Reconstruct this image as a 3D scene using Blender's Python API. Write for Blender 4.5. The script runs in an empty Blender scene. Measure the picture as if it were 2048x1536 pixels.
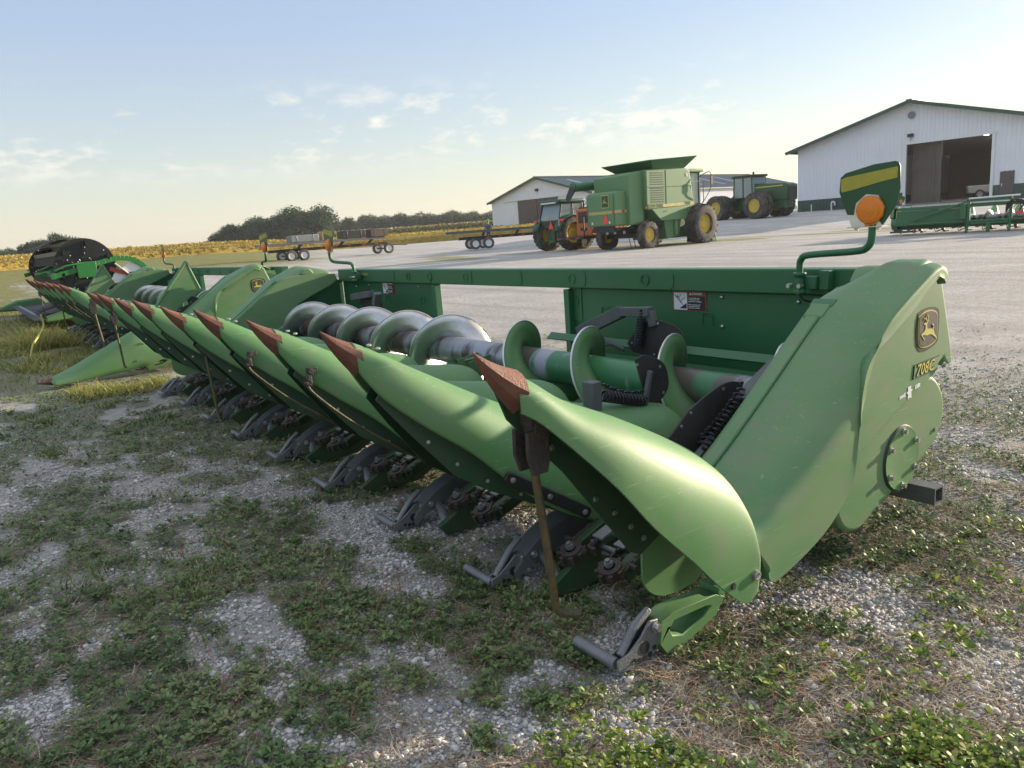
import bpy, bmesh, math, random
import numpy as np
from mathutils import Vector, Matrix
random.seed(7); rng = np.random.default_rng(7)
PI = math.pi
sc = bpy.context.scene
C = sc.collection
# ---------------- camera, world, sun, exposure ----------------
cam = bpy.data.cameras.new('camera'); cam.sensor_width = 36; cam.lens = 26.37
cam.clip_start = 0.05; cam.clip_end = 6000
co = bpy.data.objects.new('camera', cam); C.objects.link(co); sc.camera = co
rt = Vector((0.59286935, 0.80208135, -0.07191272)); upv = Vector((-0.12101541, 0.17702227, 0.97673865)); fw = Vector((-0.79615401, 0.57037586, -0.20201528))
co.matrix_world = Matrix(((rt.x, upv.x, -fw.x, 0), (rt.y, upv.y, -fw.y, 0), (rt.z, upv.z, -fw.z, 1.3), (0, 0, 0, 1)))
SUN_AZ = math.radians(10)      # from +y towards +x
SUN_EL = math.radians(12)
sdir = Vector((math.sin(SUN_AZ) * math.cos(SUN_EL), math.cos(SUN_AZ) * math.cos(SUN_EL), math.sin(SUN_EL)))
sl = bpy.data.lights.new('sun', 'SUN'); sl.energy = 3.3; sl.angle = math.radians(0.6); sl.color = (1.0, 0.83, 0.62)
so = bpy.data.objects.new('sun', sl); C.objects.link(so)
so.rotation_euler = (-sdir).to_track_quat('-Z', 'Y').to_euler()
W = bpy.data.worlds.new('World'); sc.world = W; W.use_nodes = True
nt = W.node_tree; N = nt.nodes; L = nt.links
bg = N['Background']; bg.inputs['Strength'].default_value = 0.125
sky = N.new('ShaderNodeTexSky'); sky.sky_type = 'NISHITA'; sky.sun_disc = False
sky.sun_elevation = SUN_EL; sky.sun_rotation = SUN_AZ
sky.air_density = 1.15; sky.dust_density = .55; sky.ozone_density = 1.0; sky.altitude = 100
# thin broken clouds low above the horizon, laid out by direction
tc = N.new('ShaderNodeTexCoord'); sx = N.new('ShaderNodeSeparateXYZ'); L.new(tc.outputs['Generated'], sx.inputs[0])
def wm(op, a, b=None, clamp=False):
    n = N.new('ShaderNodeMath'); n.operation = op; n.use_clamp = clamp
    for k, v in enumerate((a, b)):
        if v is None: continue
        if isinstance(v, (int, float)): n.inputs[k].default_value = v
        else: L.new(v, n.inputs[k])
    return n.outputs[0]
mp = N.new('ShaderNodeMapping'); mp.inputs['Scale'].default_value = (1, 1, 2.6); L.new(tc.outputs['Generated'], mp.inputs[0])
n1 = N.new('ShaderNodeTexNoise'); n1.inputs['Scale'].default_value = 30; n1.inputs['Detail'].default_value = 9; n1.inputs['Roughness'].default_value = .62
n2 = N.new('ShaderNodeTexNoise'); n2.inputs['Scale'].default_value = 4.0; n2.inputs['Detail'].default_value = 3
L.new(mp.outputs[0], n1.inputs[0]); L.new(mp.outputs[0], n2.inputs[0])
mr = N.new('ShaderNodeMapRange'); L.new(wm('MULTIPLY', n1.outputs[0], n2.outputs[0]), mr.inputs[0])
mr.inputs[1].default_value = .25; mr.inputs[2].default_value = .38
b1 = N.new('ShaderNodeMapRange'); b1.interpolation_type = 'SMOOTHSTEP'; L.new(sx.outputs[2], b1.inputs[0]); b1.inputs[1].default_value = .07; b1.inputs[2].default_value = .12
b2 = N.new('ShaderNodeMapRange'); b2.interpolation_type = 'SMOOTHSTEP'; L.new(sx.outputs[2], b2.inputs[0]); b2.inputs[1].default_value = .15; b2.inputs[2].default_value = .20; b2.inputs[3].default_value = 1; b2.inputs[4].default_value = 0
cl = wm('MULTIPLY', wm('MULTIPLY', wm('MULTIPLY', mr.outputs[0], b1.outputs[0]), b2.outputs[0]), .6)
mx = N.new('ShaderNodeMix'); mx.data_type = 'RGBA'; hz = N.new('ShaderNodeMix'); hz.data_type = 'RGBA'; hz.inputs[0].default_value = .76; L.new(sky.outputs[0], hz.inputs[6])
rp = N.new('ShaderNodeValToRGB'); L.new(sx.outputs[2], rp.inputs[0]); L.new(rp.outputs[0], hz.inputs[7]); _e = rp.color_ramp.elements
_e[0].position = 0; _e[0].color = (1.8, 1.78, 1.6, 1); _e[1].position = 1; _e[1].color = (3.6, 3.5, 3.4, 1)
for _p, _c in ((.10, (1.5, 1.62, 1.75)), (.24, (1.15, 1.4, 1.95)), (.5, (.92, 1.27, 2.25)), (.68, (2.4, 2.5, 2.8))): _q = _e.new(_p); _q.color = (*_c, 1)      # haze tint; overhead, out of view, brightened to lift fill in the shade
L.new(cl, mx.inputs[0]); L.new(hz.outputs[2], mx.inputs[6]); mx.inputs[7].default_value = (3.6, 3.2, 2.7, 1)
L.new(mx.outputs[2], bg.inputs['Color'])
sc.view_settings.view_transform = 'Standard'; sc.view_settings.look = 'None'; sc.view_settings.exposure = 1.52; sc.view_settings.gamma = 1
sc.render.engine = 'CYCLES'; sc.cycles.max_bounces = 6; sc.cycles.use_denoising = True

# ---------------- materials ----------------
MATS = {}
def mat(name, col, rough=.5, metal=0, var=0, vs=3.0, col2=None, bump=0, bs=60, coat=0, stretch=None, spec=None, thr=(.35, .65), trans=0, detail=6):
    if name in MATS: return MATS[name]
    m = bpy.data.materials.new(name); m.use_nodes = True; MATS[name] = m
    t = m.node_tree; p = t.nodes['Principled BSDF']; l = t.links
    p.inputs['Base Color'].default_value = (*col, 1); p.inputs['Roughness'].default_value = rough; p.inputs['Metallic'].default_value = metal
    if coat: p.inputs['Coat Weight'].default_value = coat; p.inputs['Coat Roughness'].default_value = .25
    if spec is not None: p.inputs['Specular IOR Level'].default_value = spec
    tc = t.nodes.new('ShaderNodeTexCoord'); mp = t.nodes.new('ShaderNodeMapping'); l.new(tc.outputs['Object'], mp.inputs[0]); oi = t.nodes.new('ShaderNodeObjectInfo'); vm = t.nodes.new('ShaderNodeVectorMath'); vm.operation = 'SCALE'; vm.inputs[0].default_value = (7, 11, 5); l.new(oi.outputs['Random'], vm.inputs['Scale']); l.new(vm.outputs[0], mp.inputs['Location'])
    if stretch: mp.inputs['Scale'].default_value = stretch
    if var:
        n = t.nodes.new('ShaderNodeTexNoise'); n.inputs['Scale'].default_value = vs; n.inputs['Detail'].default_value = detail; n.inputs['Roughness'].default_value = .6
        l.new(mp.outputs[0], n.inputs[0])
        r = t.nodes.new('ShaderNodeMapRange'); l.new(n.outputs[0], r.inputs[0]); r.inputs[1].default_value = thr[0]; r.inputs[2].default_value = thr[1]; r.inputs[4].default_value = var
        x = t.nodes.new('ShaderNodeMix'); x.data_type = 'RGBA'; l.new(r.outputs[0], x.inputs[0])
        x.inputs[6].default_value = (*col, 1); x.inputs[7].default_value = (*(col2 or tuple(c * .5 for c in col)), 1)
        l.new(x.outputs[2], p.inputs['Base Color'])
        rr = t.nodes.new('ShaderNodeMapRange'); l.new(n.outputs[0], rr.inputs[0]); rr.inputs[3].default_value = max(rough - .08, 0); rr.inputs[4].default_value = min(rough + .14, 1); l.new(rr.outputs[0], p.inputs['Roughness'])
    if bump:
        n = t.nodes.new('ShaderNodeTexNoise'); n.inputs['Scale'].default_value = bs; n.inputs['Detail'].default_value = 4; l.new(mp.outputs[0], n.inputs[0])
        b = t.nodes.new('ShaderNodeBump'); b.inputs['Strength'].default_value = bump; b.inputs['Distance'].default_value = .01; l.new(n.outputs[0], b.inputs['Height']); l.new(b.outputs[0], p.inputs['Normal'])
    if trans:
        o = t.nodes['Material Output']; tr = t.nodes.new('ShaderNodeBsdfTranslucent'); ms = t.nodes.new('ShaderNodeMixShader'); ms.inputs[0].default_value = trans
        tr.inputs[0].default_value = (*[min(c * 1.4, 1) for c in col], 1)
        l.new(p.outputs[0], ms.inputs[1]); l.new(tr.outputs[0], ms.inputs[2]); l.new(ms.outputs[0], o.inputs[0])
    return m
POLY = mat('poly_green', (.075, .205, .062), .52, var=.5, vs=2.2, col2=(.15, .25, .105), bump=.06, bs=300, spec=.5, stretch=(1, 1, 1))
def scratches(m):
    t = m.node_tree; l = t.links; p = t.nodes['Principled BSDF']
    src = p.inputs['Base Color'].links[0].from_socket
    tc = t.nodes.new('ShaderNodeTexCoord'); fac = None
    for ang, scl in ((.5, 70), (1.3, 90), (2.3, 110), (4.2, 80)):
        mp = t.nodes.new('ShaderNodeMapping'); mp.inputs['Rotation'].default_value = (ang, .3 * ang, ang * .7); mp.inputs['Scale'].default_value = (1, .035, 1); l.new(tc.outputs['Object'], mp.inputs[0])
        v = t.nodes.new('ShaderNodeTexNoise'); v.inputs['Scale'].default_value = scl; v.inputs['Detail'].default_value = 2; l.new(mp.outputs[0], v.inputs[0])
        r = t.nodes.new('ShaderNodeMapRange'); l.new(v.outputs[0], r.inputs[0]); r.inputs[1].default_value = .70; r.inputs[2].default_value = .74; r.inputs[4].default_value = .45
        if fac is None: fac = r.outputs[0]
        else:
            q = t.nodes.new('ShaderNodeMath'); q.operation = 'MAXIMUM'; l.new(fac, q.inputs[0]); l.new(r.outputs[0], q.inputs[1]); fac = q.outputs[0]
    x = t.nodes.new('ShaderNodeMix'); x.data_type = 'RGBA'; l.new(fac, x.inputs[0]); l.new(src, x.inputs[6]); x.inputs[7].default_value = (.24, .36, .2, 1); l.new(x.outputs[2], p.inputs['Base Color'])
scratches(POLY)
POLY2 = mat('poly_green_dusty', (.08, .205, .075), .50, var=.6, vs=1.6, col2=(.17, .25, .12), bump=.05, bs=300, stretch=(1, 1, 2.5)); scratches(POLY2)
STEEL_G = mat('green_steel', (.022, .125, .045), .42, var=.5, vs=2.5, col2=(.04, .14, .06), bump=.05, bs=120)
DARK_G = mat('dark_green_sheet', (.012, .055, .022), .5, var=.6, vs=6, col2=(.04, .06, .03), bump=.1, bs=60)
RUST = mat('rusted_cast_steel', (.20, .085, .05), .55, var=.8, vs=9, col2=(.085, .036, .026), bump=.22, bs=160, metal=.15)
RUST2 = mat('rusty_iron', (.055, .038, .03), .7, var=.9, vs=14, col2=(.03, .027, .026), bump=.5, bs=90)
ROD = mat('worn_rod', (.13, .09, .04), .5, var=.9, vs=18, col2=(.05, .06, .03), bump=.4, bs=120, metal=.3)
ALU = mat('cast_aluminium', (.24, .25, .26), .48, metal=.55, var=.7, vs=9, col2=(.15, .16, .16), bump=.3, bs=150)
GREYP = mat('grey_shoe_poly', (.10, .11, .11), .6, var=.5, vs=8, col2=(.06, .065, .06), bump=.2, bs=100)
SHEEN = mat('polished_auger_steel', (.74, .74, .72), .38, metal=.85, var=.8, vs=5, col2=(.50, .45, .40), bump=.05, bs=80, stretch=(.35, 1, 1))
TUBE = mat('auger_tube_paint', (.035, .16, .06), .35, var=1, vs=1.7, col2=(.30, .31, .36), stretch=(2.2, .5, .5), thr=(.47, .52))
def third_tone(m, col, scale, lo, hi, stretch):
    t = m.node_tree; p = t.nodes['Principled BSDF']; src = p.inputs['Base Color'].links[0].from_socket; tc = t.nodes.new('ShaderNodeTexCoord'); mp = t.nodes.new('ShaderNodeMapping'); mp.inputs['Scale'].default_value = stretch; mp.inputs['Location'].default_value = (3, 1, 2); t.links.new(tc.outputs['Object'], mp.inputs[0])
    n = t.nodes.new('ShaderNodeTexNoise'); n.inputs['Scale'].default_value = scale; n.inputs['Detail'].default_value = 6; t.links.new(mp.outputs[0], n.inputs[0]); r = t.nodes.new('ShaderNodeMapRange'); t.links.new(n.outputs[0], r.inputs[0]); r.inputs[1].default_value = lo; r.inputs[2].default_value = hi
    x = t.nodes.new('ShaderNodeMix'); x.data_type = 'RGBA'; t.links.new(r.outputs[0], x.inputs[0]); t.links.new(src, x.inputs[6]); x.inputs[7].default_value = (*col, 1); t.links.new(x.outputs[2], p.inputs['Base Color'])
third_tone(TUBE, (.085, .07, .06), 1.9, .50, .54, (1.6, .6, .6))
third_tone(POLY, (.13, .20, .10), 9, .50, .75, (1, 1, 1)); third_tone(POLY2, (.15, .20, .11), 7, .48, .75, (1, 1, 3))
WORN = mat('worn_tube_steel', (.34, .35, .38), .36, metal=.5, var=1, vs=2.4, col2=(.10, .075, .06), stretch=(1.6, .5, .5), thr=(.46, .55), bump=.1, bs=90)
RUBBER = mat('black_rubber', (.022, .021, .02), .7, var=.8, vs=7, col2=(.05, .042, .035), bump=.3, bs=60)
BLACK = mat('black_plastic', (.012, .012, .012), .45, var=.4, vs=10, col2=(.03, .03, .03))
ZINC = mat('zinc_bolt', (.5, .5, .48), .35, metal=.9)
YELLOW = mat('decal_yellow', (.52, .47, .08), .5, var=.3, vs=30, col2=(.4, .36, .1))
REFL = mat('yellow_reflective_tape', (.42, .36, .04), .5, var=.4, vs=60, col2=(.3, .26, .05), bump=.2, bs=400)
INK = mat('decal_black', (.02, .022, .02), .45)
BROWNK = mat('emblem_field', (.05, .045, .035), .45, var=.5, vs=40, col2=(.09, .08, .06))
WHITE = mat('white_paint', (.72, .72, .70), .5)
DREDD = mat('decal_red', (.35, .05, .05), .5)
ORANGE = mat('orange_lens', (1.0, .30, .02), .18, coat=.6, trans=.35)
ORANGEP = mat('orange_paint', (.62, .17, .04), .5, var=.4, vs=3)
REDL = mat('red_reflector', (.75, .06, .03), .4)
WHEELY = mat('yellow_rim', (.62, .44, .04), .45, var=.4, vs=3, col2=(.4, .32, .12))
TYRE = mat('tyre_rubber', (.028, .027, .025), .8, var=.9, vs=3, col2=(.14, .12, .10))
GLASS = mat('sky_sheen_glass', (.22, .29, .29), .08, spec=.8, var=.3, vs=1)  # pale sky reflection painted into the base colour
GREENF = mat('faded_green_paint', (.10, .215, .09), .5, var=.6, vs=.7, col2=(.12, .24, .12), stretch=(1, 1, .4))
GREEND = mat('deep_green_paint', (.018, .085, .03), .35, var=.4, vs=1.5)
IRON = mat('dark_iron', (.03, .03, .03), .5, metal=.3)

# ---------------- mesh helpers ----------------
class MB:
    def __init__(s): s.v = []; s.f = []
    def add(s, vs, fs):
        b = len(s.v); s.v += [tuple(map(float, p)) for p in vs]; s.f += [tuple(b + i for i in f) for f in fs]; return s
    def box(s, c, d, R=None, ch=0):
        c = Vector(c); h = Vector(d) / 2
        P = [Vector((x * h.x, y * h.y, z * h.z)) for x in (-1, 1) for y in (-1, 1) for z in (-1, 1)]
        if R is not None: P = [R @ p for p in P]
        return s.add([p + c for p in P], [(0, 1, 3, 2), (4, 6, 7, 5), (0, 4, 5, 1), (2, 3, 7, 6), (0, 2, 6, 4), (1, 5, 7, 3)])
    def beam(s, a, b, w, h, up=(0, 0, 1)):
        a = Vector(a); b = Vector(b); d = b - a; y = d.normalized(); x = y.cross(Vector(up)); 
        if x.length < 1e-4: x = y.cross(Vector((1, 0, 0)))
        x.normalize(); z = x.cross(y)
        return s.box((a + b) / 2, (w, d.length, h), Matrix((x, y, z)).transposed())
    def tube(s, pts, r, n=8, cap=True):
        pts = [Vector(p) for p in pts]; rs = r if isinstance(r, (list, tuple)) else [r] * len(pts)
        rings = []; px = None
        for i, p in enumerate(pts):
            d = (pts[min(i + 1, len(pts) - 1)] - pts[max(i - 1, 0)]).normalized()
            if px is None: px = d.orthogonal().normalized()
            px = (px - d * px.dot(d)).normalized(); py = d.cross(px)
            rings.append([p + (px * math.cos(2 * PI * k / n) + py * math.sin(2 * PI * k / n)) * rs[i] for k in range(n)])
        vs = [q for R in rings for q in R]; fs = []
        for i in range(len(pts) - 1):
            for k in range(n): fs.append((i * n + k, i * n + (k + 1) % n, (i + 1) * n + (k + 1) % n, (i + 1) * n + k))
        if cap: fs += [tuple(range(n))[::-1], tuple((len(pts) - 1) * n + k for k in range(n))]
        return s.add(vs, fs)
    def disc(s, c, axis, r, t, n=20, r2=None):
        c = Vector(c); a = Vector(axis).normalized() * t / 2
        return s.tube([c - a, c + a], [r, r2 or r], n)
    def lathe(s, c, axis, prof, n=24):           # prof: (radius, along)
        c = Vector(c); a = Vector(axis).normalized(); x = a.orthogonal().normalized(); y = a.cross(x); vs = []; fs = []
        for r, h in prof:
            for k in range(n): vs.append(c + a * h + (x * math.cos(2 * PI * k / n) + y * math.sin(2 * PI * k / n)) * r)
        for i in range(len(prof) - 1):
            for k in range(n): fs.append((i * n + k, i * n + (k + 1) % n, (i + 1) * n + (k + 1) % n, (i + 1) * n + k))
        return s.add(vs, fs)
    def prism(s, poly, o, u, v, w, t, holes=None):   # polygon in (u,v) plane through o, extruded by t along w
        o = Vector(o); u = Vector(u); v = Vector(v); w = Vector(w); n = len(poly)
        a = [o + u * p[0] + v * p[1] for p in poly]; b = [p + w * t for p in a]
        return s.add(a + b, [tuple(range(n))[::-1], tuple(range(n, 2 * n))] + [(i, (i + 1) % n, n + (i + 1) % n, n + i) for i in range(n)])
    def yz(s, poly, x, t): return s.prism(poly, (x, 0, 0), (0, 1, 0), (0, 0, 1), (1, 0, 0), t)
    def grid(s, rows, close=False, cap=False):
        m = len(rows[0]); vs = [p for r in rows for p in r]; fs = []
        for i in range(len(rows) - 1):
            for k in range(m if close else m - 1): fs.append((i * m + k, i * m + (k + 1) % m, (i + 1) * m + (k + 1) % m, (i + 1) * m + k))
        if cap: fs += [tuple(range(m))[::-1], tuple((len(rows) - 1) * m + k for k in range(m))]
        return s.add(vs, fs)
    def sphere(s, c, r, n=12, m=8):
        rx, ry, rz = r if isinstance(r, (tuple, list)) else (r, r, r)
        rows = [[(c[0] + rx * math.sin(PI * (i + .02) / (m + .04)) * math.cos(2 * PI * k / n), c[1] + ry * math.sin(PI * (i + .02) / (m + .04)) * math.sin(2 * PI * k / n), c[2] + rz * math.cos(PI * (i + .02) / (m + .04))) for k in range(n)] for i in range(m + 1)]
        return s.grid(rows, close=True, cap=True)
    def mirror(s, xm):
        q = MB(); q.v = [(2 * xm - a, b, c) for a, b, c in s.v]; q.f = [f[::-1] for f in s.f]; return q
    def build(s, name, m, parent=None, off=None, smooth=30, bevel=0, solid=0, seg=2, sub=0):
        me = bpy.data.meshes.new(name); o_ = Vector(off if off is not None else ORG[0])
        me.from_pydata([(a - o_.x, b - o_.y, c - o_.z) for a, b, c in s.v], [], s.f)
        bm = bmesh.new(); bm.from_mesh(me)
        bmesh.ops.recalc_face_normals(bm, faces=bm.faces[:]); bm.to_mesh(me); bm.free()
        me.materials.append(m)
        if smooth: me.shade_smooth(); me.set_sharp_from_angle(angle=math.radians(smooth))
        o = bpy.data.objects.new(name, me); C.objects.link(o)
        if parent: o.parent = parent
        if solid: d = o.modifiers.new('solid', 'SOLIDIFY'); d.thickness = solid; d.offset = 0
        if bevel: d = o.modifiers.new('bevel', 'BEVEL'); d.width = bevel; d.segments = seg; d.limit_method = 'ANGLE'; d.angle_limit = math.radians(35); d.harden_normals = False
        if sub: d = o.modifiers.new('sub', 'SUBSURF'); d.levels = sub; d.render_levels = sub
        return o
ORG = [Vector((0, 0, 0))]
def thing(name, label, cat, loc=(0, 0, 0), rz=0, group=None):
    o = bpy.data.objects.new(name, None); C.objects.link(o); o.location = loc; o.rotation_euler = (0, 0, rz); o.empty_display_size = .2
    o['label'] = label; o['category'] = cat
    if group: o['group'] = group
    return o
def tag(o, label=None, cat=None, group=None, kind=None):
    for k, v in (('label', label), ('category', cat), ('group', group), ('kind', kind)):
        if v: o[k] = v
    return o
def copy_tree(o, parent=None):
    c = o.copy(); C.objects.link(c); c.parent = parent
    for ch in list(o.children): copy_tree(ch, c)
    return c
def rep(o, dx):      # the same part further along the machine
    c = copy_tree(o, o.parent); c.location.x += dx; return c
def text(s, size, o, xd, yd, m, parent, name='lettering', ext=.0008, off=None, shear=0, bold=0, align='LEFT', space=1):
    cu = bpy.data.curves.new('t', 'FONT'); cu.body = s; cu.size = size; cu.extrude = ext; cu.shear = shear; cu.offset = bold; cu.align_x = align; cu.space_character = space; cu.resolution_u = 3
    t = bpy.data.objects.new('t', cu); me = bpy.data.meshes.new_from_object(t); bpy.data.objects.remove(t)
    xd = Vector(xd).normalized(); yd = Vector(yd).normalized(); zd = xd.cross(yd); M = Matrix((xd, yd, zd)).transposed().to_4x4(); M.translation = Vector(o) - Vector(off if off is not None else ORG[0])
    me.transform(M); me.name = name; me.materials.clear(); me.materials.append(m)
    ob = bpy.data.objects.new(name, me); C.objects.link(ob); ob.parent = parent; return ob
def cr(P, n):        # Catmull-Rom through tuples, n steps per span
    P = [np.array(p, float) for p in P]; out = []
    for i in range(len(P) - 1):
        a = P[max(i - 1, 0)]; b = P[i]; c = P[i + 1]; d = P[min(i + 2, len(P) - 1)]
        for k in range(n):
            t = k / n; out.append(.5 * (2 * b + (c - a) * t + (2 * a - 5 * b + 4 * c - d) * t * t + (3 * b - a - 3 * c + d) * t ** 3))
    return out + [P[-1]]
def lerp(a, b, t): return a + (b - a) * t
def sm(a, b, x): t = np.clip((x - a) / (b - a), 0, 1); return t * t * (3 - 2 * t)
# terrain
def ground_z(x, y):
    R = np.hypot(x, y); az = np.degrees(np.arctan2(x, y))
    right = np.interp(R, [0, 44, 55, 65, 79, 110, 300, 3000], [0, 0, .4, .72, .93, 1.1, 1.3, 3])
    mid = np.interp(R, [0, 44, 60, 80, 100, 150, 300, 3000], [0, 0, .35, .55, .66, .9, 1.3, 3])
    left = np.interp(R, [0, 30, 40, 52, 70, 150, 300, 3000], [0, 0, .15, .5, 1.05, 1.15, 1.3, 3])
    a = sm(-47, -40, az) * sm(160, 120, az); b = sm(-64, -76, az)
    return np.where(R < 1, 0, right * a + (1 - a) * (left * b + mid * (1 - b)))
def gz(x, y): return float(ground_z(np.array(float(x)), np.array(float(y))))
def at(azd, D): a = math.radians(azd); x = D * math.sin(a); y = D * math.cos(a); return Vector((x, y, gz(x, y)))
# value noise
def vnoise(x, y, seed=0):
    xi = np.floor(x).astype(np.int64); yi = np.floor(y).astype(np.int64); xf = x - xi; yf = y - yi
    def h(a, b):
        n = (a * 374761393 + b * 668265263 + seed * 144269) & 0xffffffff; n = ((n ^ (n >> 13)) * 1274126177) & 0xffffffff; return ((n ^ (n >> 16)) & 0xffff) / 65535.
    u = xf * xf * (3 - 2 * xf); v = yf * yf * (3 - 2 * yf)
    return (h(xi, yi) * (1 - u) + h(xi + 1, yi) * u) * (1 - v) + (h(xi, yi + 1) * (1 - u) + h(xi + 1, yi + 1) * u) * v
def fbm(x, y, o=4, seed=0):
    s = 0; a = .5; t = 0
    for k in range(o): s = s + a * vnoise(x * 2 ** k, y * 2 ** k, seed + k); t += a; a *= .5
    return s / t
def veg_mask(x, y):
    n = .55 * fbm(x * 1.6 + 20, y * 3.2 + 5, 4, 3) + .45 * fbm(x * 5.5 + 3, y * 9.0, 4, 13)
    side = sm(-.75, -1.25, x) * sm(7.5, 3.0, y)      # weedy ground in front of and under the head
    side = np.clip(side, 0, 1)
    m = sm(.405, .515, n) * side
    near = sm(.50, .62, fbm(x * 2.2, y * 3.2, 3, 11)) * .12 * sm(6, 2, y)
    c1 = sm(.30, .16, np.hypot(x + .66, y - 1.62)) * .9              # lush clump in the lower right
    return np.clip(np.maximum(np.maximum(m, near * sm(-.9, -.4, x)), c1), 0, 1)
def grass_mask(x, y):
    R = np.hypot(x, y); az = np.degrees(np.arctan2(x, y))
    strip = sm(42, 50, R) * sm(-66, -72, az)
    front = sm(-8.5, -12, x) * sm(3.4, 1.6, y) * sm(.30, .5, fbm(x * .8, y * 1.6, 4, 9) + .12 * sm(-12, -18, x))
    dry = sm(.5, .6, fbm(x * .25, y * 1.2, 3, 21)) * sm(30, 26, np.abs(az + 33)) * sm(34, 38, R) * sm(48, 42, R) * .8
    return np.clip(np.maximum(np.maximum(strip, front), dry), 0, 1)
# ---------------- ground ----------------
def axis(segs):
    out = []
    for a, b, n in segs: out += list(np.linspace(a, b, n, endpoint=False))
    return np.array(out + [segs[-1][1]])
gx = axis([(-3000, -300, 12), (-300, -100, 25), (-100, -30, 60), (-30, -10, 60), (-10, -4.5, 110), (-4.5, -.3, 130), (-.3, 4, 20), (4, 40, 12), (40, 3000, 8)])
gy = axis([(-400, -40, 8), (-40, -3, 16), (-3, -.6, 30), (-.6, 4, 130), (4, 10, 60), (10, 40, 70), (40, 110, 80), (110, 400, 20), (400, 4000, 12)])
GX, GY = np.meshgrid(gx, gy); X = GX.ravel(); Y = GY.ravel()
Z = ground_z(X, Y); near = sm(25, 8, np.hypot(X, Y))
Z = Z + near * (.022 * (fbm(X * 2, Y * 2, 3, 31) - .5) + .010 * (fbm(X * 9, Y * 9, 3, 32) - .5)) - .004
me = bpy.data.meshes.new('ground'); nx = len(gx); ny = len(gy)
I = (np.arange(ny - 1)[:, None] * nx + np.arange(nx - 1)[None]).ravel()
me.from_pydata(np.stack([X, Y, Z], 1).tolist(), [], np.stack([I, I + 1, I + 1 + nx, I + nx], 1).tolist()); me.shade_smooth()
for nm, val in (('veg', veg_mask(X, Y)), ('grass', grass_mask(X, Y))):
    at_ = me.attributes.new(nm, 'FLOAT', 'POINT'); at_.data.foreach_set('value', val.astype(np.float32))
gm = bpy.data.materials.new('gravel_ground'); gm.use_nodes = True; t = gm.node_tree; l = t.links; p = t.nodes['Principled BSDF']; p.inputs['Roughness'].default_value = .9; p.inputs['Specular IOR Level'].default_value = .2
def nd(k, **kw):
    n = t.nodes.new(k)
    for a, b in kw.items():
        if a in n.inputs: n.inputs[a].default_value = b
        else: setattr(n, a, b)
    return n
tc = nd('ShaderNodeTexCoord'); P_ = tc.outputs['Object']
def mix(f, a, b):
    x = nd('ShaderNodeMix', data_type='RGBA')
    for s_, v_ in ((0, f), (6, a), (7, b)):
        if isinstance(v_, (int, float)): x.inputs[s_].default_value = v_
        elif isinstance(v_, tuple): x.inputs[s_].default_value = (*v_, 1)
        else: l.new(v_, x.inputs[s_])
    return x.outputs[2]
def rng_(s_, a, b, c=0, d=1):
    r = nd('ShaderNodeMapRange'); l.new(s_, r.inputs[0]); r.inputs[1].default_value = a; r.inputs[2].default_value = b; r.inputs[3].default_value = c; r.inputs[4].default_value = d; return r.outputs[0]
def noise(scale, detail=4, rough=.6, src=None):
    n = nd('ShaderNodeTexNoise', Scale=scale, Detail=detail, Roughness=rough); l.new(src or P_, n.inputs[0]); return n.outputs[0]
v1 = nd('ShaderNodeTexVoronoi', Scale=95); l.new(P_, v1.inputs[0]); v2 = nd('ShaderNodeTexVoronoi', Scale=210); l.new(P_, v2.inputs[0])
sv = nd('ShaderNodeSeparateColor'); l.new(v1.outputs['Color'], sv.inputs[0])
stone = mix(rng_(sv.outputs[0], 0, 1), (.36, .35, .33), (.74, .71, .66))
stone = mix(rng_(v1.outputs['Distance'], .45, .8, 0, .75), stone, (.17, .16, .145))
fine = mix(rng_(v2.outputs['Distance'], .3, .7), (.50, .48, .44), (.28, .265, .24))
base = mix(rng_(noise(1.7, 5), .42, .58), stone, fine)
yard = mix(rng_(noise(.6, 6, .7), .35, .65), (.64, .635, .61), (.47, .46, .435)); yard = mix(rng_(noise(14, 6, .85), .42, .62, 0, .75), yard, (.30, .265, .22))
tw = nd('ShaderNodeMapping'); tw.inputs['Scale'].default_value = (.06, 1.2, 1); tw.inputs['Rotation'].default_value = (0, 0, .15); l.new(P_, tw.inputs[0]); yard = mix(rng_(noise(1, 5, .65, tw.outputs[0]), .48, .64, 0, .6), yard, (.32, .305, .28))
cd = nd('ShaderNodeVectorMath', operation='LENGTH'); l.new(P_, cd.inputs[0]); dist = cd.outputs['Value']
base = mix(rng_(dist, 3.5, 11), base, yard)
sxyz = nd('ShaderNodeSeparateXYZ'); l.new(P_, sxyz.inputs[0]); strawf = nd('ShaderNodeMath', operation='MULTIPLY'); l.new(rng_(sxyz.outputs[0], -1.7, -1.2), strawf.inputs[0]); l.new(rng_(noise(5, 6, .75), .38, .62, 0, .75), strawf.inputs[1]); sf2 = nd('ShaderNodeMath', operation='MULTIPLY'); l.new(strawf.outputs[0], sf2.inputs[0]); l.new(rng_(dist, 7, 4), sf2.inputs[1])
base = mix(sf2.outputs[0], base, (.27, .215, .16))
va = nd('ShaderNodeAttribute', attribute_name='veg'); ga = nd('ShaderNodeAttribute', attribute_name='grass')
vcol = mix(rng_(noise(26, 5, .7), .35, .65), (.10, .14, .06), (.22, .20, .13)); vcol = mix(rng_(noise(3.2, 3), .4, .65), vcol, (.15, .17, .08))
gcol = mix(rng_(noise(1.1, 6, .7), .35, .65), (.22, .23, .07), (.33, .29, .12)); gcol = mix(rng_(noise(60, 3), .35, .65, 0, .6), gcol, (.10, .12, .04))
vf = nd('ShaderNodeMath', operation='MULTIPLY'); l.new(va.outputs['Fac'], vf.inputs[0]); l.new(rng_(noise(48, 5, .7), .38, .52, .15, .9), vf.inputs[1])
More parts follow.
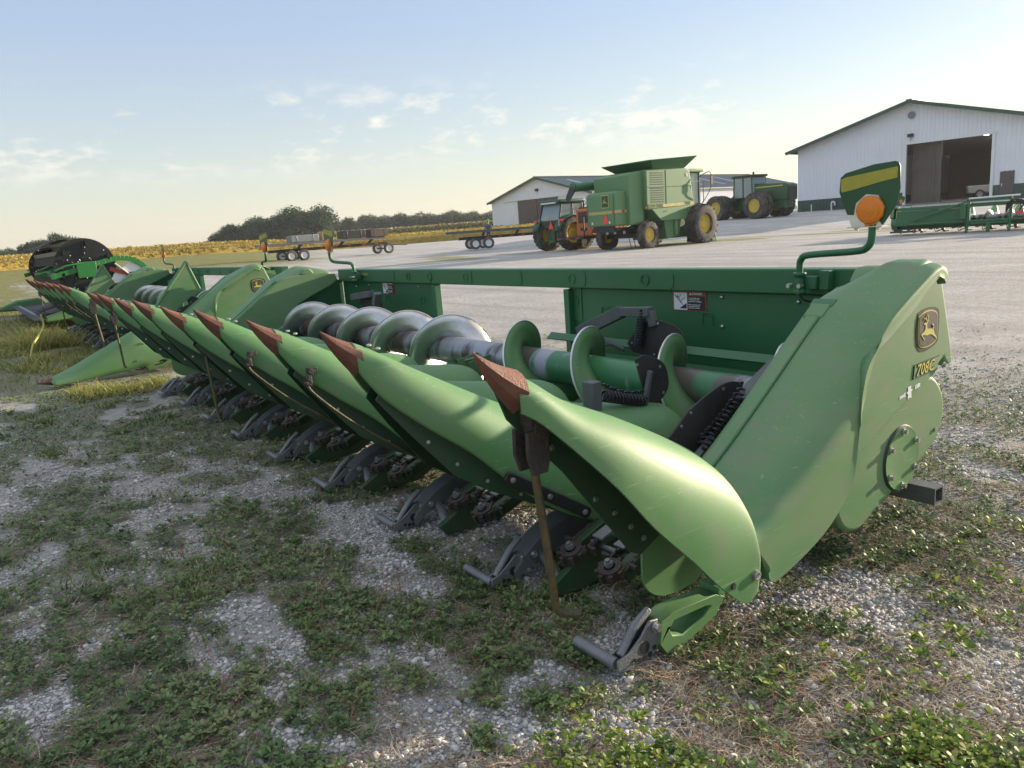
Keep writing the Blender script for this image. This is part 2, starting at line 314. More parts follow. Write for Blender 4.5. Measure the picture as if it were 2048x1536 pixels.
base = mix(vf.outputs[0], base, vcol); base = mix(ga.outputs['Fac'], base, gcol)
l.new(base, p.inputs['Base Color'])
bh = nd('ShaderNodeMath', operation='ADD'); l.new(rng_(v1.outputs['Distance'], 0, .9, 1, 0), bh.inputs[0]); l.new(rng_(v2.outputs['Distance'], 0, .9, .5, 0), bh.inputs[1])
bh2 = nd('ShaderNodeMath', operation='ADD'); l.new(bh.outputs[0], bh2.inputs[0]); l.new(rng_(noise(9, 8, .75), 0, 1, 0, 2.2), bh2.inputs[1])
far_h = nd('ShaderNodeMath', operation='MULTIPLY'); l.new(noise(2.2, 9, .8), far_h.inputs[0]); l.new(rng_(dist, 5, 14, 0, 9), far_h.inputs[1]); bh3 = nd('ShaderNodeMath', operation='ADD'); l.new(bh2.outputs[0], bh3.inputs[0]); l.new(far_h.outputs[0], bh3.inputs[1])
bp = nd('ShaderNodeBump', Strength=.85, Distance=.012); l.new(bh3.outputs[0], bp.inputs['Height']); l.new(bp.outputs[0], p.inputs['Normal'])
me.materials.append(gm); g_ = bpy.data.objects.new('ground', me); C.objects.link(g_); tag(g_, kind='structure', label='gravel yard with weeds, rising gently towards the sheds')

def batch(name, V, F, m, label, cat, attr=None, smooth=False):     # V: (n,k,3), F: (f,j) per item
    n, k, _ = V.shape; vv = V.reshape(-1, 3); ff = (F[None] + (np.arange(n) * k)[:, None, None]).reshape(-1, F.shape[1])
    me = bpy.data.meshes.new(name); me.vertices.add(len(vv)); me.vertices.foreach_set('co', vv.astype(np.float32).ravel())
    me.loops.add(ff.size); me.loops.foreach_set('vertex_index', ff.astype(np.int32).ravel()); me.polygons.add(len(ff))
    me.polygons.foreach_set('loop_start', np.arange(len(ff), dtype=np.int32) * ff.shape[1]); me.polygons.foreach_set('loop_total', np.full(len(ff), ff.shape[1], np.int32))
    if smooth: me.polygons.foreach_set('use_smooth', np.ones(len(ff), bool))
    me.update(calc_edges=True)
    a = me.attributes.new('tone', 'FLOAT', 'FACE'); tn = attr if attr is not None else rng.random(n); a.data.foreach_set('value', np.repeat(tn, F.shape[0]).astype(np.float32))
    me.materials.append(m); o = bpy.data.objects.new(name, me); C.objects.link(o); tag(o, label=label, cat=cat, kind='stuff'); return o
def tonemat(name, cols, rough=.8, trans=0, bump=0):
    m = bpy.data.materials.new(name); m.use_nodes = True; t = m.node_tree; p = t.nodes['Principled BSDF']; a = t.nodes.new('ShaderNodeAttribute'); a.attribute_name = 'tone'
    r = t.nodes.new('ShaderNodeValToRGB'); t.links.new(a.outputs['Fac'], r.inputs[0]); el = r.color_ramp.elements
    while len(el) < len(cols): el.new(.5)
    for k, c in enumerate(cols): el[k].position = k / (len(cols) - 1); el[k].color = (*c, 1)
    col = r.outputs[0]
    if bump:
        tc = t.nodes.new('ShaderNodeTexCoord'); n = t.nodes.new('ShaderNodeTexNoise'); n.inputs['Scale'].default_value = bump; t.links.new(tc.outputs['Object'], n.inputs[0]); n.inputs['Detail'].default_value = 5
        x = t.nodes.new('ShaderNodeMix'); x.data_type = 'RGBA'; x.blend_type = 'MULTIPLY'; x.inputs[0].default_value = .6; t.links.new(col, x.inputs[6]); rr = t.nodes.new('ShaderNodeMapRange'); t.links.new(n.outputs[0], rr.inputs[0]); rr.inputs[1].default_value = .25; rr.inputs[2].default_value = .65; rr.inputs[3].default_value = .35; t.links.new(rr.outputs[0], x.inputs[7]); col = x.outputs[2]
        b = t.nodes.new('ShaderNodeBump'); b.inputs['Strength'].default_value = .4; b.inputs['Distance'].default_value = .004; t.links.new(n.outputs[0], b.inputs['Height']); t.links.new(b.outputs[0], p.inputs['Normal'])
    t.links.new(col, p.inputs['Base Color']); p.inputs['Roughness'].default_value = rough; p.inputs['Specular IOR Level'].default_value = .3
    if trans:
        tr = t.nodes.new('ShaderNodeBsdfTranslucent'); ms = t.nodes.new('ShaderNodeMixShader'); ms.inputs[0].default_value = trans; t.links.new(col, tr.inputs[0]); t.links.new(p.outputs[0], ms.inputs[1]); t.links.new(tr.outputs[0], ms.inputs[2]); t.links.new(ms.outputs[0], t.nodes['Material Output'].inputs[0])
    return m
def rotz(a): c, s_ = np.cos(a), np.sin(a); z = np.zeros_like(a); o = np.ones_like(a); return np.stack([np.stack([c, -s_, z], 1), np.stack([s_, c, z], 1), np.stack([z, z, o], 1)], 1)
def scatter(n, rmin, rmax, mode='any', az0=-100, az1=-8, pw=1.0):
    az = np.radians(rng.uniform(az0, az1, n)); R = np.exp(rng.uniform(0, 1, n) ** pw * math.log(rmax / rmin)) * rmin
    return R * np.sin(az), R * np.cos(az)
def gsurf(x, y): return ground_z(x, y) + sm(25, 8, np.hypot(x, y)) * (.022 * (fbm(x * 2, y * 2, 3, 31) - .5) + .010 * (fbm(x * 9, y * 9, 3, 32) - .5)) - .004
# stones
x, y = scatter(230000, 1.1, 7.5, pw=.9); v = veg_mask(x, y); clus = fbm(x * 4, y * 5, 3, 77); keep = (rng.random(len(x)) < sm(8, 5, np.hypot(x, y))) & (rng.random(len(x)) > v * .9) & (rng.random(len(x)) < sm(.32, .62, clus) + .25); x = x[keep]; y = y[keep]; n = len(x)
ico = bmesh.new(); bmesh.ops.create_icosphere(ico, subdivisions=1, radius=1); iv = np.array([v_.co[:] for v_ in ico.verts]); fi = np.array([[v_.index for v_ in f.verts] for f in ico.faces]); ico.free()
sz = np.exp(rng.normal(math.log(.0037), .42, n)) * (1 + .08 * np.hypot(x, y)); big = rng.random(n) < .004; sz[big] *= rng.uniform(1.7, 2.6, big.sum()); sz = np.minimum(sz, .015)
V = iv[None] * (1 + rng.uniform(-.22, .22, (n, len(iv), 1))) * np.stack([sz * rng.uniform(.8, 1.5, n), sz * rng.uniform(.7, 1.1, n), sz * rng.uniform(.45, .75, n)], 1)[:, None]
V = np.einsum('nij,nkj->nki', rotz(rng.uniform(0, 2 * PI, n)), V); V += np.stack([x, y, gsurf(x, y) + sz * .28], 1)[:, None]
batch('gravel_stones', V, fi, tonemat('stone', [(.24, .23, .22), (.44, .425, .40), (.62, .60, .56), (.82, .79, .75)], .85, bump=90), 'loose limestone gravel scattered over the near ground', 'gravel')
# fleshy-leaved weeds (purslane)
def leaves(cx_, cy_, cz_, per, L0, tilt=(.15, 1.0)):
    n = len(cx_) * per; cx_ = np.repeat(cx_, per); cy_ = np.repeat(cy_, per); cz_ = np.repeat(cz_, per); L0 = np.repeat(L0, per) * rng.uniform(.7, 1.25, n)
    a = rng.uniform(0, 2 * PI, n); ti = rng.uniform(*tilt, n); w = L0 * rng.uniform(.26, .34, n)
    d = np.stack([np.cos(a) * np.cos(ti), np.sin(a) * np.cos(ti), np.sin(ti)], 1); s_ = np.stack([-np.sin(a), np.cos(a), rng.uniform(-.3, .3, n)], 1); u = np.cross(d, s_)
    o = np.stack([cx_, cy_, cz_], 1) + d * (L0 * .15)[:, None]; P = []
    for t_, ww, k in ((0, .25, 0), (.45, .85, .0), (.8, 1.0, -.04), (1, .55, -.12)):
        for sg in (-1, 1): P.append(o + d * (L0 * t_)[:, None] + s_ * (w * ww * sg)[:, None] + u * (L0 * k)[:, None] )
    return np.stack(P, 1), np.array([[0, 1, 3, 2], [2, 3, 5, 4], [4, 5, 7, 6]])
x, y = scatter(80000, 1.1, 9, pw=.9); v = veg_mask(x, y); nz = fbm(x * 7, y * 7, 2, 55); k = (rng.random(len(x)) < v ** 1.2 * .85) & (fbm(x * 15, y * 18, 2, 56) > .40); x = x[k]; y = y[k]
R = np.hypot(x, y); stem = rng.uniform(.004, .026, len(x)) * (.7 + nz[k]); z = gsurf(x, y) + stem
V, F = leaves(x, y, z, 6, (.0105 * (1 + .12 * R)) * rng.choice([.7, 1, 1.35], len(x), p=[.4, .45, .15]), (.05, .95))
tone = np.clip(np.repeat(fbm(x * 5, y * 5, 3, 99), 6) * .9 + rng.normal(0, .18, len(V)), 0, 1)
PUR = tonemat('purslane_leaf', [(.06, .10, .04), (.10, .165, .055), (.15, .225, .08), (.24, .29, .12), (.32, .30, .16)], .5, trans=.25)
batch('weeds', V, F, PUR, 'low fleshy-leaved green weeds matted over the gravel', 'weeds', tone)
# lush and sparse sprigs in the sunlit gravel
xs, ys = scatter(1500, 1.15, 7, az0=-62, az1=-8); k = (xs > -1.2) & (fbm(xs * 2, ys * 2, 2, 5) > .48); k &= rng.random(len(xs)) < .5; xs = xs[k]; ys = ys[k]
xs = np.concatenate([np.repeat(xs, 4) + rng.normal(0, .022, len(xs) * 4), -.66 + rng.normal(0, .10, 260), -1.12 + rng.normal(0, .12, 300)]); ys = np.concatenate([np.repeat(ys, 4) + rng.normal(0, .022, len(ys) * 4), 1.66 + rng.normal(0, .08, 260), 1.03 + rng.normal(0, .12, 300)])
V, F = leaves(xs, ys, gsurf(xs, ys) + rng.uniform(.006, .035, len(xs)), 6, np.full(len(xs), .0165), (.1, 1.1))
batch('weeds', V, F, tonemat('sunny_leaf', [(.07, .13, .02), (.13, .22, .03), (.24, .32, .06), (.36, .36, .08)], .5, trans=.35), 'bright green sprigs growing through the sunlit gravel', 'weeds')
# curved blades: dry stems, red stems, grass
def blades(x, y, Ln, w, lift, curl, flat_=True):
    n = len(x); a = rng.uniform(0, 2 * PI, n); c = rng.normal(0, curl, n); z0 = gsurf(x, y); P = []; pos = np.stack([x, y, z0 + rng.uniform(.001, .008, n)], 1); up_ = rng.uniform(*lift, n)
    for s_ in range(5):
        t_ = s_ / 4; side = np.stack([-np.sin(a), np.cos(a), np.zeros(n)], 1) * (w * (1 - .75 * t_))[:, None]
        P += [pos + side, pos - side]; el = up_ * (1 - (1.5 if flat_ else .9) * t_); pos = pos + np.stack([np.cos(a) * np.cos(el), np.sin(a) * np.cos(el), np.sin(el)], 1) * (Ln / 4)[:, None]; pos[:, 2] = np.maximum(pos[:, 2], z0 + .001); a = a + c
    return np.stack(P, 1), np.array([[0, 2, 3, 1], [2, 4, 5, 3], [4, 6, 7, 5], [6, 8, 9, 7]])
x, y = scatter(90000, 1.1, 9, pw=.95); q = fbm(x * 3.2, y * 4.5, 3, 44); k = (q > .44) & ((x > -1.5) | (rng.random(len(x)) < .40)); x = x[k]; y = y[k]
V, F = blades(x, y, rng.uniform(.02, .11, len(x)), .0008 + .00045 * np.hypot(x, y), (0, .5), .28)
batch('dry_stems', V, F, tonemat('straw', [(.11, .08, .06), (.26, .20, .14), (.42, .33, .22), (.50, .44, .34)], .8, trans=.15), 'thin dry stalks and roots lying on the gravel', 'dry stems')
x, y = scatter(90000, 1.1, 9, pw=.9); k = rng.random(len(x)) < veg_mask(x, y) * .75; x = x[k]; y = y[k]
V, F = blades(x, y, rng.uniform(.018, .06, len(x)), .0007 + .0004 * np.hypot(x, y), (.1, 1.1), .22)
batch('fine_grass', V, F, tonemat('finegrass', [(.08, .11, .04), (.16, .20, .08), (.27, .27, .13), (.36, .31, .20)], .7, trans=.3), 'fine short grass threaded through the weeds', 'grass')
x, y = scatter(2600, 1.1, 6, pw=.95); k = veg_mask(x, y) > .3; x = x[k]; y = y[k]
V, F = blades(x, y, rng.uniform(.06, .22, len(x)), np.full(len(x), .0017), (.1, .45), .16)
batch('red_stems', V, F, tonemat('redstem', [(.16, .045, .035), (.27, .08, .055), (.22, .13, .07)], .6), 'creeping red weed stems', 'weed stems')
def tufts(cs, per, Ln, spread, name, label, cols, w=.0016, lift=(.5, 1.35)):
    X_, Y_, L_, W_ = [], [], [], []
    for (cx_, cy_, r, h) in cs:
        m_ = max(int(per * r / .1), 12); X_.append(cx_ + rng.normal(0, r, m_)); Y_.append(cy_ + rng.normal(0, r * .8, m_)); L_.append(rng.uniform(.5, 1.2, m_) * h); W_.append(np.full(m_, w * (1 + .25 * math.hypot(cx_, cy_))))
    x = np.concatenate(X_); y = np.concatenate(Y_); V, F = blades(x, y, np.concatenate(L_), np.concatenate(W_), lift, .12, False)
    return batch(name, V, F, tonemat(name + '_m', cols, .6, trans=.35), label, 'grass')
gcols = [(.05, .09, .02), (.10, .16, .035), (.18, .23, .06), (.30, .29, .10)]
cs = [(-3.1, .62, .07, .10), (-3.0, .35, .09, .10), (-3.4, .25, .09, .10), (-2.35, .78, .03, .09), (-2.0, 1.0, .03, .08), (-2.9, .50, .06, .09)]
for _ in range(60):
    a_, b_ = random.uniform(-8, -1.7), random.uniform(-.2, 2.2)
    if float(veg_mask(np.array(a_), np.array(b_))) > .4: cs.append((a_, b_, random.uniform(.03, .08), random.uniform(.04, .09)))
tufts(cs, 90, .1, 1, 'grass_tufts', 'small tufts of green grass among the weeds in the shade of the corn head', gcols)
cs = [(-8.35 + random.uniform(-.25, .25), 1.15 + random.uniform(-.4, .4), .12, random.uniform(.08, .18)) for _ in range(14)] + [(-9.8 - random.uniform(0, 7.5), 1.2 + random.uniform(-.7, .5), .10, random.uniform(.09, .24)) for _ in range(40)] + [(-13.5 - random.uniform(0, 2.0), .95 + random.uniform(-.3, .3), .15, random.uniform(.3, .5)) for _ in range(8)]
tufts(cs, 80, .2, 1, 'tall_grass', 'tall yellow-green grass growing around the folded-down snout and the second corn head', [(.16, .19, .04), (.28, .30, .07), (.42, .40, .12), (.50, .44, .18)])
x, y = scatter(60000, 6, 30, az0=-100, az1=-62, pw=.9); k = rng.random(len(x)) < grass_mask(x, y) * .9; x = x[k]; y = y[k]
V, F = blades(x, y, rng.uniform(.04, .10, len(x)), .0012 * (1 + .3 * np.hypot(x, y)), (.5, 1.3), .1, False)
batch('mown_grass', V, F, tonemat('mown', [(.10, .13, .03), (.20, .22, .06), (.32, .29, .10)], .7, trans=.3), 'short grass at the edge of the gravel', 'grass')
# ---------------- corn head ----------------
XM = -4.508; S = .762; X0 = -1.46
def bolt(mb, c, ax, r=.009, h=.008):
    mb.disc(c, ax, r * 1.5, h * .4, 12); mb.disc(Vector(c) + Vector(ax).normalized() * h * .5, ax, r, h, 6)
def corn_head(label, near_low=False):
    H = thing('corn_head', label, 'corn head', (XM, 2.4, 0)); ORG[0] = Vector((XM, 2.4, 0))
    # frame
    b = MB(); b.box((-4.575, 3.30, .952), (5.93, .10, .125)); H_beam = b.build('top_beam', STEEL_G, H, bevel=.008)
    for x in (-2.98, -3.72, -5.68, -5.05, -6.35, -4.4):
        pl = MB()
        poly = [(-.075, -.05), (.06, -.05), (.08, -.03), (.08, .03), (.06, .05), (-.075, .05)]
        pl.prism(poly, (x, 3.249, .952), (1, 0, 0), (0, 0, 1), (0, -1, 0), .004); pl.build('stiffener_plate', STEEL_G, H_beam, smooth=30)
    for x in (-3.77, -3.12, -5.05, -5.62, -6.0):
        pl = MB(); pl.lathe((x, 3.2445, .952), (0, -1, 0), [(.034, 0), (.034, .004), (.027, .004), (.027, 0)], 20); pl.build('pressed_ring', STEEL_G, H_beam, smooth=30)
    text('JOHN DEERE', .037, (-7.03, 3.2475, .955), (1, 0, 0), (0, 0, 1), YELLOW, H_beam, 'lettering')
    for (xa, xb) in ((-3.86, -1.585), (-7.535, -5.55)):
        p = MB(); cx_ = (xa + xb) / 2
        p.box((cx_, 3.30, .62), (xb - xa, .012, .53))
        p.box((cx_, 3.17, .41), (xb - xa, .26, .012), Matrix.Rotation(math.radians(28), 3, 'X'))
        p.box((cx_, 3.06, .60), (xb - xa - .1, .012, .055), Matrix.Rotation(math.radians(-50), 3, 'X'))
        xe = xa if xa > XM else xb
        p.box((xe + (.02 if xe > XM else -.02), 3.275, .62), (.05, .06, .52))
        q = p.build('back_panel', STEEL_G, H, bevel=.003)
        d = MB(); e = xe + (.07 if xa > XM else -.07)
        d.prism([(-.055, -.13), (.04, -.13), (.055, -.115), (.055, .13), (-.055, .13)], (e, 3.293, .80), (1, 0, 0), (0, 0, 1), (0, -1, 0), .005)
        d.lathe((e, 3.287, .80), (0, -1, 0), [(.032, 0), (.032, .004), (.025, .004), (.025, 0)], 20)
        d.build('gusset', STEEL_G, q)
        for xx in np.linspace(xa + .35, xb - .3, 3):
            d = MB(); d.tube([(xx - .035, 3.288, .70), (xx - .035, 3.288, .76), (xx - .025, 3.288, .77), (xx + .025, 3.288, .77), (xx + .035, 3.288, .76), (xx + .035, 3.288, .70)], .003, 5); d.build('pressed_outline', STEEL_G, q)
        z = MB()
        for xx, zz in ((-2.6, .86), (-2.6, .70), (-2.14, .85), (-2.14, .68), (-5.9, .86), (-6.9, .86), (-6.9, .7), (-7.2, .84)):
            if xa < xx < xb: z.sphere((xx, 3.288, zz), (.011, .008, .011), 10, 6)
        z.build('bolt', ZINC, q)
    # daylight slots are real gaps between beam and panel
    tr = MB(); rows = []
    for x in (-7.62, -1.50): rows.append([(x, y, z) for y, z in cr([(2.34, .44), (2.40, .30), (2.55, .22), (2.70, .20), (2.88, .24), (3.02, .33), (3.10, .36)], 4)])
    tr.grid(rows); tr.build('trough', STEEL_G, H, solid=.008)
    for xs in (-1.58, -7.535):
        e = MB(); far = xs < XM
        e.yz([(2.0, .42), (2.35, .20), (3.1, .22), (3.292, .40), (3.292, .90), (3.05, .95), (2.7, .92), (2.4, .76)], xs if not far else xs - .02, .012)
        ep = e.build('end_plate', STEEL_G, H)
        s_ = 1 if far else -1
        for (y, z, w, h) in ((2.62, .80, .10, .10), (2.78, .84, .10, .10), (2.50, .62, .09, .12), (2.95, .80, .10, .12), (2.45, .50, .08, .08)):
            r = MB(); r.box((xs + s_ * .012, y, z), (.02, w, h)); r.build('pressed_pocket', STEEL_G, ep, bevel=.008)
    # auger
    AY, AZ = 2.70, .505; R0, R1 = .092, .246
    a = MB(); a.tube([(x, AY, AZ) for x in np.linspace(-7.53, -1.60, 12)], R0, 32); AU = a.build('auger', TUBE, H); a = MB(); a.tube([(x, AY, AZ) for x in np.linspace(-7.50, -3.62, 12)], R0 + .002, 32); a.build('worn_tube', WORN, AU)
    def flight(xa, xb, hand, pitch, ph, taper=0):
        n = int(abs(xb - xa) / pitch * 40); rows = []
        for k in range(n + 1):
            x = lerp(xa, xb, k / n); t = ph + hand * 2 * PI * (x - xa) / pitch
            r1 = R1 * (1 - .0 * taper) if 3 < k < n - 3 else lerp(R0, R1, min(k, n - k) / 4 * .9 + .1)
            rows.append([(x, AY + r * math.sin(t), AZ + r * math.cos(t)) for r in (R0 * .98, lerp(R0, R1, .33), lerp(R0, R1, .66), r1)])
        m = MB(); m.grid(rows); return m
    for xa, xb, hd, pt, xt, mm in ((-1.62, -3.86, -1, .60, -2.43, POLY), (-3.98, -7.50, 1, .63, -4.46, SHEEN)):
        ph = -hd * 2 * PI * (xt - xa) / pt; f_ = flight(xa, xb, hd, pt, ph); F_ = f_.build('flight', mm, AU, solid=.007, smooth=60)
        e_ = MB(); e_.tube([f_.v[k] for k in range(3, len(f_.v), 4)][4:-4], .0055, 6); e_.build('worn_edge', SHEEN, F_, smooth=50)
    for k in range(3):
        p = MB()
        t = (-.55, -.95, .5)[k] * PI; rr = Vector((0, math.sin(t), math.cos(t))); tt = Vector((0, math.cos(t), -math.sin(t)))
        for sx_ in (-1, 1):
            p = MB(); c = Vector((-3.93 + .07 * sx_ + .02 * k, AY, AZ))
            p.prism([(R0 * .9, -.05), (R1 * .95, -.07), (R1 * 1.0, .05), (R0 * .9, .05)], c, rr, tt, (1, 0, 0), .006); p.build('paddle', POLY, AU)
    w = MB(); w.lathe((-2.43, AY, AZ), (1, 0, 0), [(R0 + .001, -.02), (R0 + .001, .02)], 30); 
    # snouts
    def snout():
        root = MB(); st = [(.972, .985, .042, .085), (1.02, .962, .055, .135), (1.08, .927, .075, .165), (1.18, .868, .112, .195), (1.30, .800, .150, .225), (1.45, .717, .190, .295), (1.60, .640, .220, .335), (1.75, .575, .235, .345), (1.88, .530, .235, .34)]
        rows = []
        for y, z, w_, h in cr(st, 4):
            row = []
            for k in range(17):
                t = -1 + 2 * k / 16; a_ = t * PI / 2
                sx_ = math.copysign(abs(math.sin(a_)) ** .92 * (1.035 if abs(t) > .7 else 1), a_); row.append((-2.222 + w_ * sx_, y, z - h * (1 - abs(math.cos(a_)) ** .8)))
            row = [(row[0][0] + .004, y, row[0][2] - .012)] + row + [(row[-1][0] - .004, y, row[-1][2] - .012)]
            rows.append(row)
        root.grid(rows); sn = root.build('snout', POLY, H, smooth=50)
        sn.modifiers.new('solid', 'SOLIDIFY').thickness = .006
        fl = MB()
        for s_ in (-1, 1):
            q = [(1.04, .82), (1.20, .70), (1.45, .45), (1.70, .28), (1.76, .25), (1.73, .215), (1.52, .33), (1.36, .415), (1.25, .49), (1.10, .68), (1.02, .79)]
            vs = []
            for y, z in q:
                w_ = np.interp(y, [.97, 1.15, 1.45, 1.85], [.025, .085, .17, .20]); vs.append((-2.222 + s_ * w_ * .93, y, z))
            n = len(vs); vs2 = [(x - s_ * .006, y, z) for x, y, z in vs]
            fl.add(vs + vs2, [tuple(range(n)), tuple(range(n, 2 * n))[::-1]] + [(i, (i + 1) % n, n + (i + 1) % n, n + i) for i in range(n)])
        fl.build('side_flange', DARK_G, sn, smooth=20)
        bt = MB()
        for y, z in ((1.17, .625), (1.26, .53), (1.36, .45), (1.48, .375)):
            w_ = np.interp(y, [.97, 1.15, 1.45, 1.85], [.025, .085, .17, .20]); bolt(bt, (-2.222 + .93 * w_ + .002, y, z), (1, -.2, 0), .0045, .005)
        for y, z in ((1.03, .965), (1.06, .95)): bt.sphere((-2.222 + .01, y, z + .002), (.010, .010, .005), 8, 5)
        bt.build('bolt', ZINC, sn)
        sp = MB(); A = Vector((-2.222 + .198, 1.41, .462)); B = Vector((-2.222 + .245, 1.70, .270)); d = (B - A).normalized(); nrm = Vector((1, -.45, .10)); nrm = (nrm - d * nrm.dot(d)).normalized(); vv = d.cross(nrm); LL = (B - A).length
        poly = [(-.012, -.022), (LL + .012, -.022), (LL + .022, -.012), (LL + .022, .012), (LL + .012, .022), (-.012, .022), (-.022, .012), (-.022, -.012)]
        sp.prism(poly, A, d, vv, nrm, .014); q_ = sp.build('hinge_strap', BLACK, sn, bevel=.003)
        bt = MB(); [bolt(bt, A + d * LL * t + nrm * .016, nrm, .007, .006) for t in (.02, .5, .98)]; 
        bt.build('strap_bolt', ZINC, sn)
        tip = MB(); rows = []
        for t in np.linspace(0, 1, 9):
            y = .875 + t * .118; z = 1.034 - t * .062 - .004 * math.sin(t * PI); w_ = .043 * (t ** .7) + .002; hh = .085 * t ** .75 + .003
            rows.append([(-2.222 + w_ * px_, y + py_ * hh, z - hh * pz_) for px_, pz_, py_ in ((0, -.03, .0), (.45, .06, .0), (.8, .22, 0), (1.0, .5, -.02), (.75, .85, -.10), (.0, 1.12, -.22), (-.75, .85, -.10), (-1.0, .5, -.02), (-.8, .22, 0), (-.45, .06, 0))])
        tip.grid(rows, close=True, cap=True); tip.build('steel_tip', RUST, sn, smooth=28)
        return sn
    sn = snout()
    for i in range(2, 8): rep(sn, -S * (i - 1)); 
    for i, k in enumerate([c for c in H.children if c.name.startswith('snout')]):
        k.rotation_euler.x = [0, .003, -.004, .006, -.005, .004, -.007, .003][i]; k.rotation_euler.z = [0, .004, -.003, .004, -.005, .003, -.004, .004][i]
    # rear row hoods
    rh = MB(); rows = []
    for y, z, w_, h in cr([(1.45, .655, .15, .24), (1.65, .645, .19, .28), (1.9, .60, .215, .28), (2.12, .565, .225, .26), (2.26, .545, .22, .24), (2.36, .515, .19, .20), (2.41, .47, .13, .14), (2.425, .42, .04, .04)], 3):
        rows.append([(-2.222 + w_ * math.sin(a_), y, z - h * (1 - math.cos(a_) ** .9)) for a_ in np.linspace(-PI / 2 + .001, PI / 2 - .001, 15)])
    rh.grid(rows); r0 = rh.build('row_hood', POLY, H, smooth=50)
    for i in range(2, 8): rep(r0, -S * (i - 1))
    # outer snout of the near end
    def outer_snout():
        st = [(1.005, .972, 1.005, .878, -1.415, -1.375), (1.07, .940, 1.05, .845, -1.43, -1.355), (1.18, .868, 1.12, .77, -1.44, -1.325), (1.36, .785, 1.22, .655, -1.44, -1.285), (1.58, .668, 1.33, .52, -1.435, -1.270), (1.67, .600, 1.46, .39, -1.40, -1.262), (1.725, .52, 1.58, .265, -1.345, -1.258), (1.748, .42, 1.68, .185, -1.290, -1.256), (1.752, .33, 1.735, .205, -1.266, -1.256)]
        rows = []
        for k, (yr, zr, yl, zl, xr, xl) in enumerate(cr(st, 4)):
            t = k / 32; bulge = .012 + .014 * math.sin(PI * min(t * 1.3, 1)); P0 = Vector((xr, yr, zr)); P2 = Vector((xl, yl, zl)); P1 = Vector((xl + bulge * .6, yr * .75 + yl * .25, zr - .10 * (zr - zl)))
            row = [Vector((xr - .10 * min(1, .25 + t * 1.2), yr + .0, zr - .06)), Vector((xr - .045, yr, zr - .012))]
            row += [P0 * (1 - u) ** 2 + P1 * 2 * u * (1 - u) + P2 * u * u for u in np.linspace(0, 1, 12)]
            row += [P2 + Vector((-.010, .004, -.004))]
            rows.append(row)
        m = MB(); m.grid(rows); o = m.build('outer_snout', POLY, H, smooth=60); o.modifiers.new('solid', 'SOLIDIFY').thickness = .006
        n = MB(); n.yz([(.985, .955), (1.05, .90), (1.55, .60), (1.74, .45), (1.78, .30), (1.60, .40), (1.47, .34), (1.43, .36), (1.20, .66), (1.03, .84)], -1.475, .008)
        ob = n.build('inner_side_panel', DARK_G, o)
        n = MB(); n.yz(cr([(1.50, .42), (1.49, .30), (1.50, .22), (1.56, .17), (1.66, .155), (1.76, .18), (1.80, .28), (1.74, .40), (1.60, .46), (1.50, .42)], 4)[:-1], -1.49, .008)
        n.build('lower_flap', POLY, o, smooth=30)
        bt = MB()
        for y, z in ((1.30, .56), (1.37, .50), (1.43, .44), (1.48, .39), (1.54, .42), (1.16, .74)): bolt(bt, (-1.464, y, z), (1, 0, 0), .006, .006)
        bt.build('bolt', ZINC, o)
        bt = MB(); c = Vector((-1.254, 1.72, .262)); bt.disc(c, (1, 0, 0), .017, .006, 20); bt.lathe(c + Vector((.004, 0, 0)), (1, 0, 0), [(.015, 0), (.015, .005), (.010, .006), (.008, .002), (0, .002)], 20)
        bt.build('pivot_bolt', ZINC, o)
        hl = MB(); hl.disc((-1.2535, 1.62, .262), (1, .15, 0), .010, .004, 16); hl.build('drain_hole', INK, o)
        tip = MB(); rows = []
        for t in np.linspace(0, 1, 9):
            y = .902 + t * .128; z = 1.036 - t * .066 - .006 * math.sin(t * PI); w_ = .045 * (t ** .7) + .002; hh = .088 * t ** .75 + .003
            rows.append([(-1.402 - .012 * t + w_ * px_, y + py_ * hh, z - hh * pz_) for px_, pz_, py_ in ((0, -.03, .0), (.45, .06, .0), (.8, .22, 0), (1.0, .5, -.02), (.75, .85, -.10), (.0, 1.12, -.22), (-.75, .85, -.10), (-1.0, .5, -.02), (-.8, .22, 0), (-.45, .06, 0))])
        tip.grid(rows, close=True, cap=True); tip.build('steel_tip', RUST, o, smooth=28)
        return o
    osn = outer_snout()
    def mir(o, par=None):      # mirrored twin of a part at the far end
        c = o.copy(); c.data = o.data.copy(); C.objects.link(c); c.parent = par or o.parent
        for v in c.data.vertices: v.co.x = 2 * (XM - ORG[0].x) - v.co.x
        c.data.flip_normals()
        for ch in list(o.children): mir(ch, c)
        return c
    fos = mir(osn)
    if near_low:
        for ch in list(osn.children): bpy.data.objects.remove(ch)
        bpy.data.objects.remove(osn)
        st = [(.56, .075, .58, .012, -.17), (.75, .15, .76, .010, -.16), (1.0, .27, 1.0, .03, -.14), (1.25, .39, 1.25, .05, -.13), (1.45, .475, 1.40, .07, -.13), (1.56, .44, 1.52, .08, -.14), (1.68, .32, 1.66, .13, -.15), (1.76, .23, 1.76, .17, -.15)]
        rows = []
        for yr, zr, yl, zl, dx in cr(st, 4):
            P0 = Vector((-1.31 + dx, yr, zr)); P2 = Vector((-1.27, yl, zl)); P1 = Vector((-1.25, yr, zr - .02)); Q2 = Vector((-1.31 + dx - .14, yl, zl + .05))
            rows.append([Q2, P0 + Vector((-.10, 0, -.03))] + [P0 * (1 - u) ** 2 + P1 * 2 * u * (1 - u) + P2 * u * u for u in np.linspace(0, 1, 10)])
        m = MB(); m.grid(rows); o = m.build('outer_snout', POLY, H, smooth=60); o.modifiers.new('solid', 'SOLIDIFY').thickness = .006
        o['label'] = 'outer snout folded down with its tip on the ground'
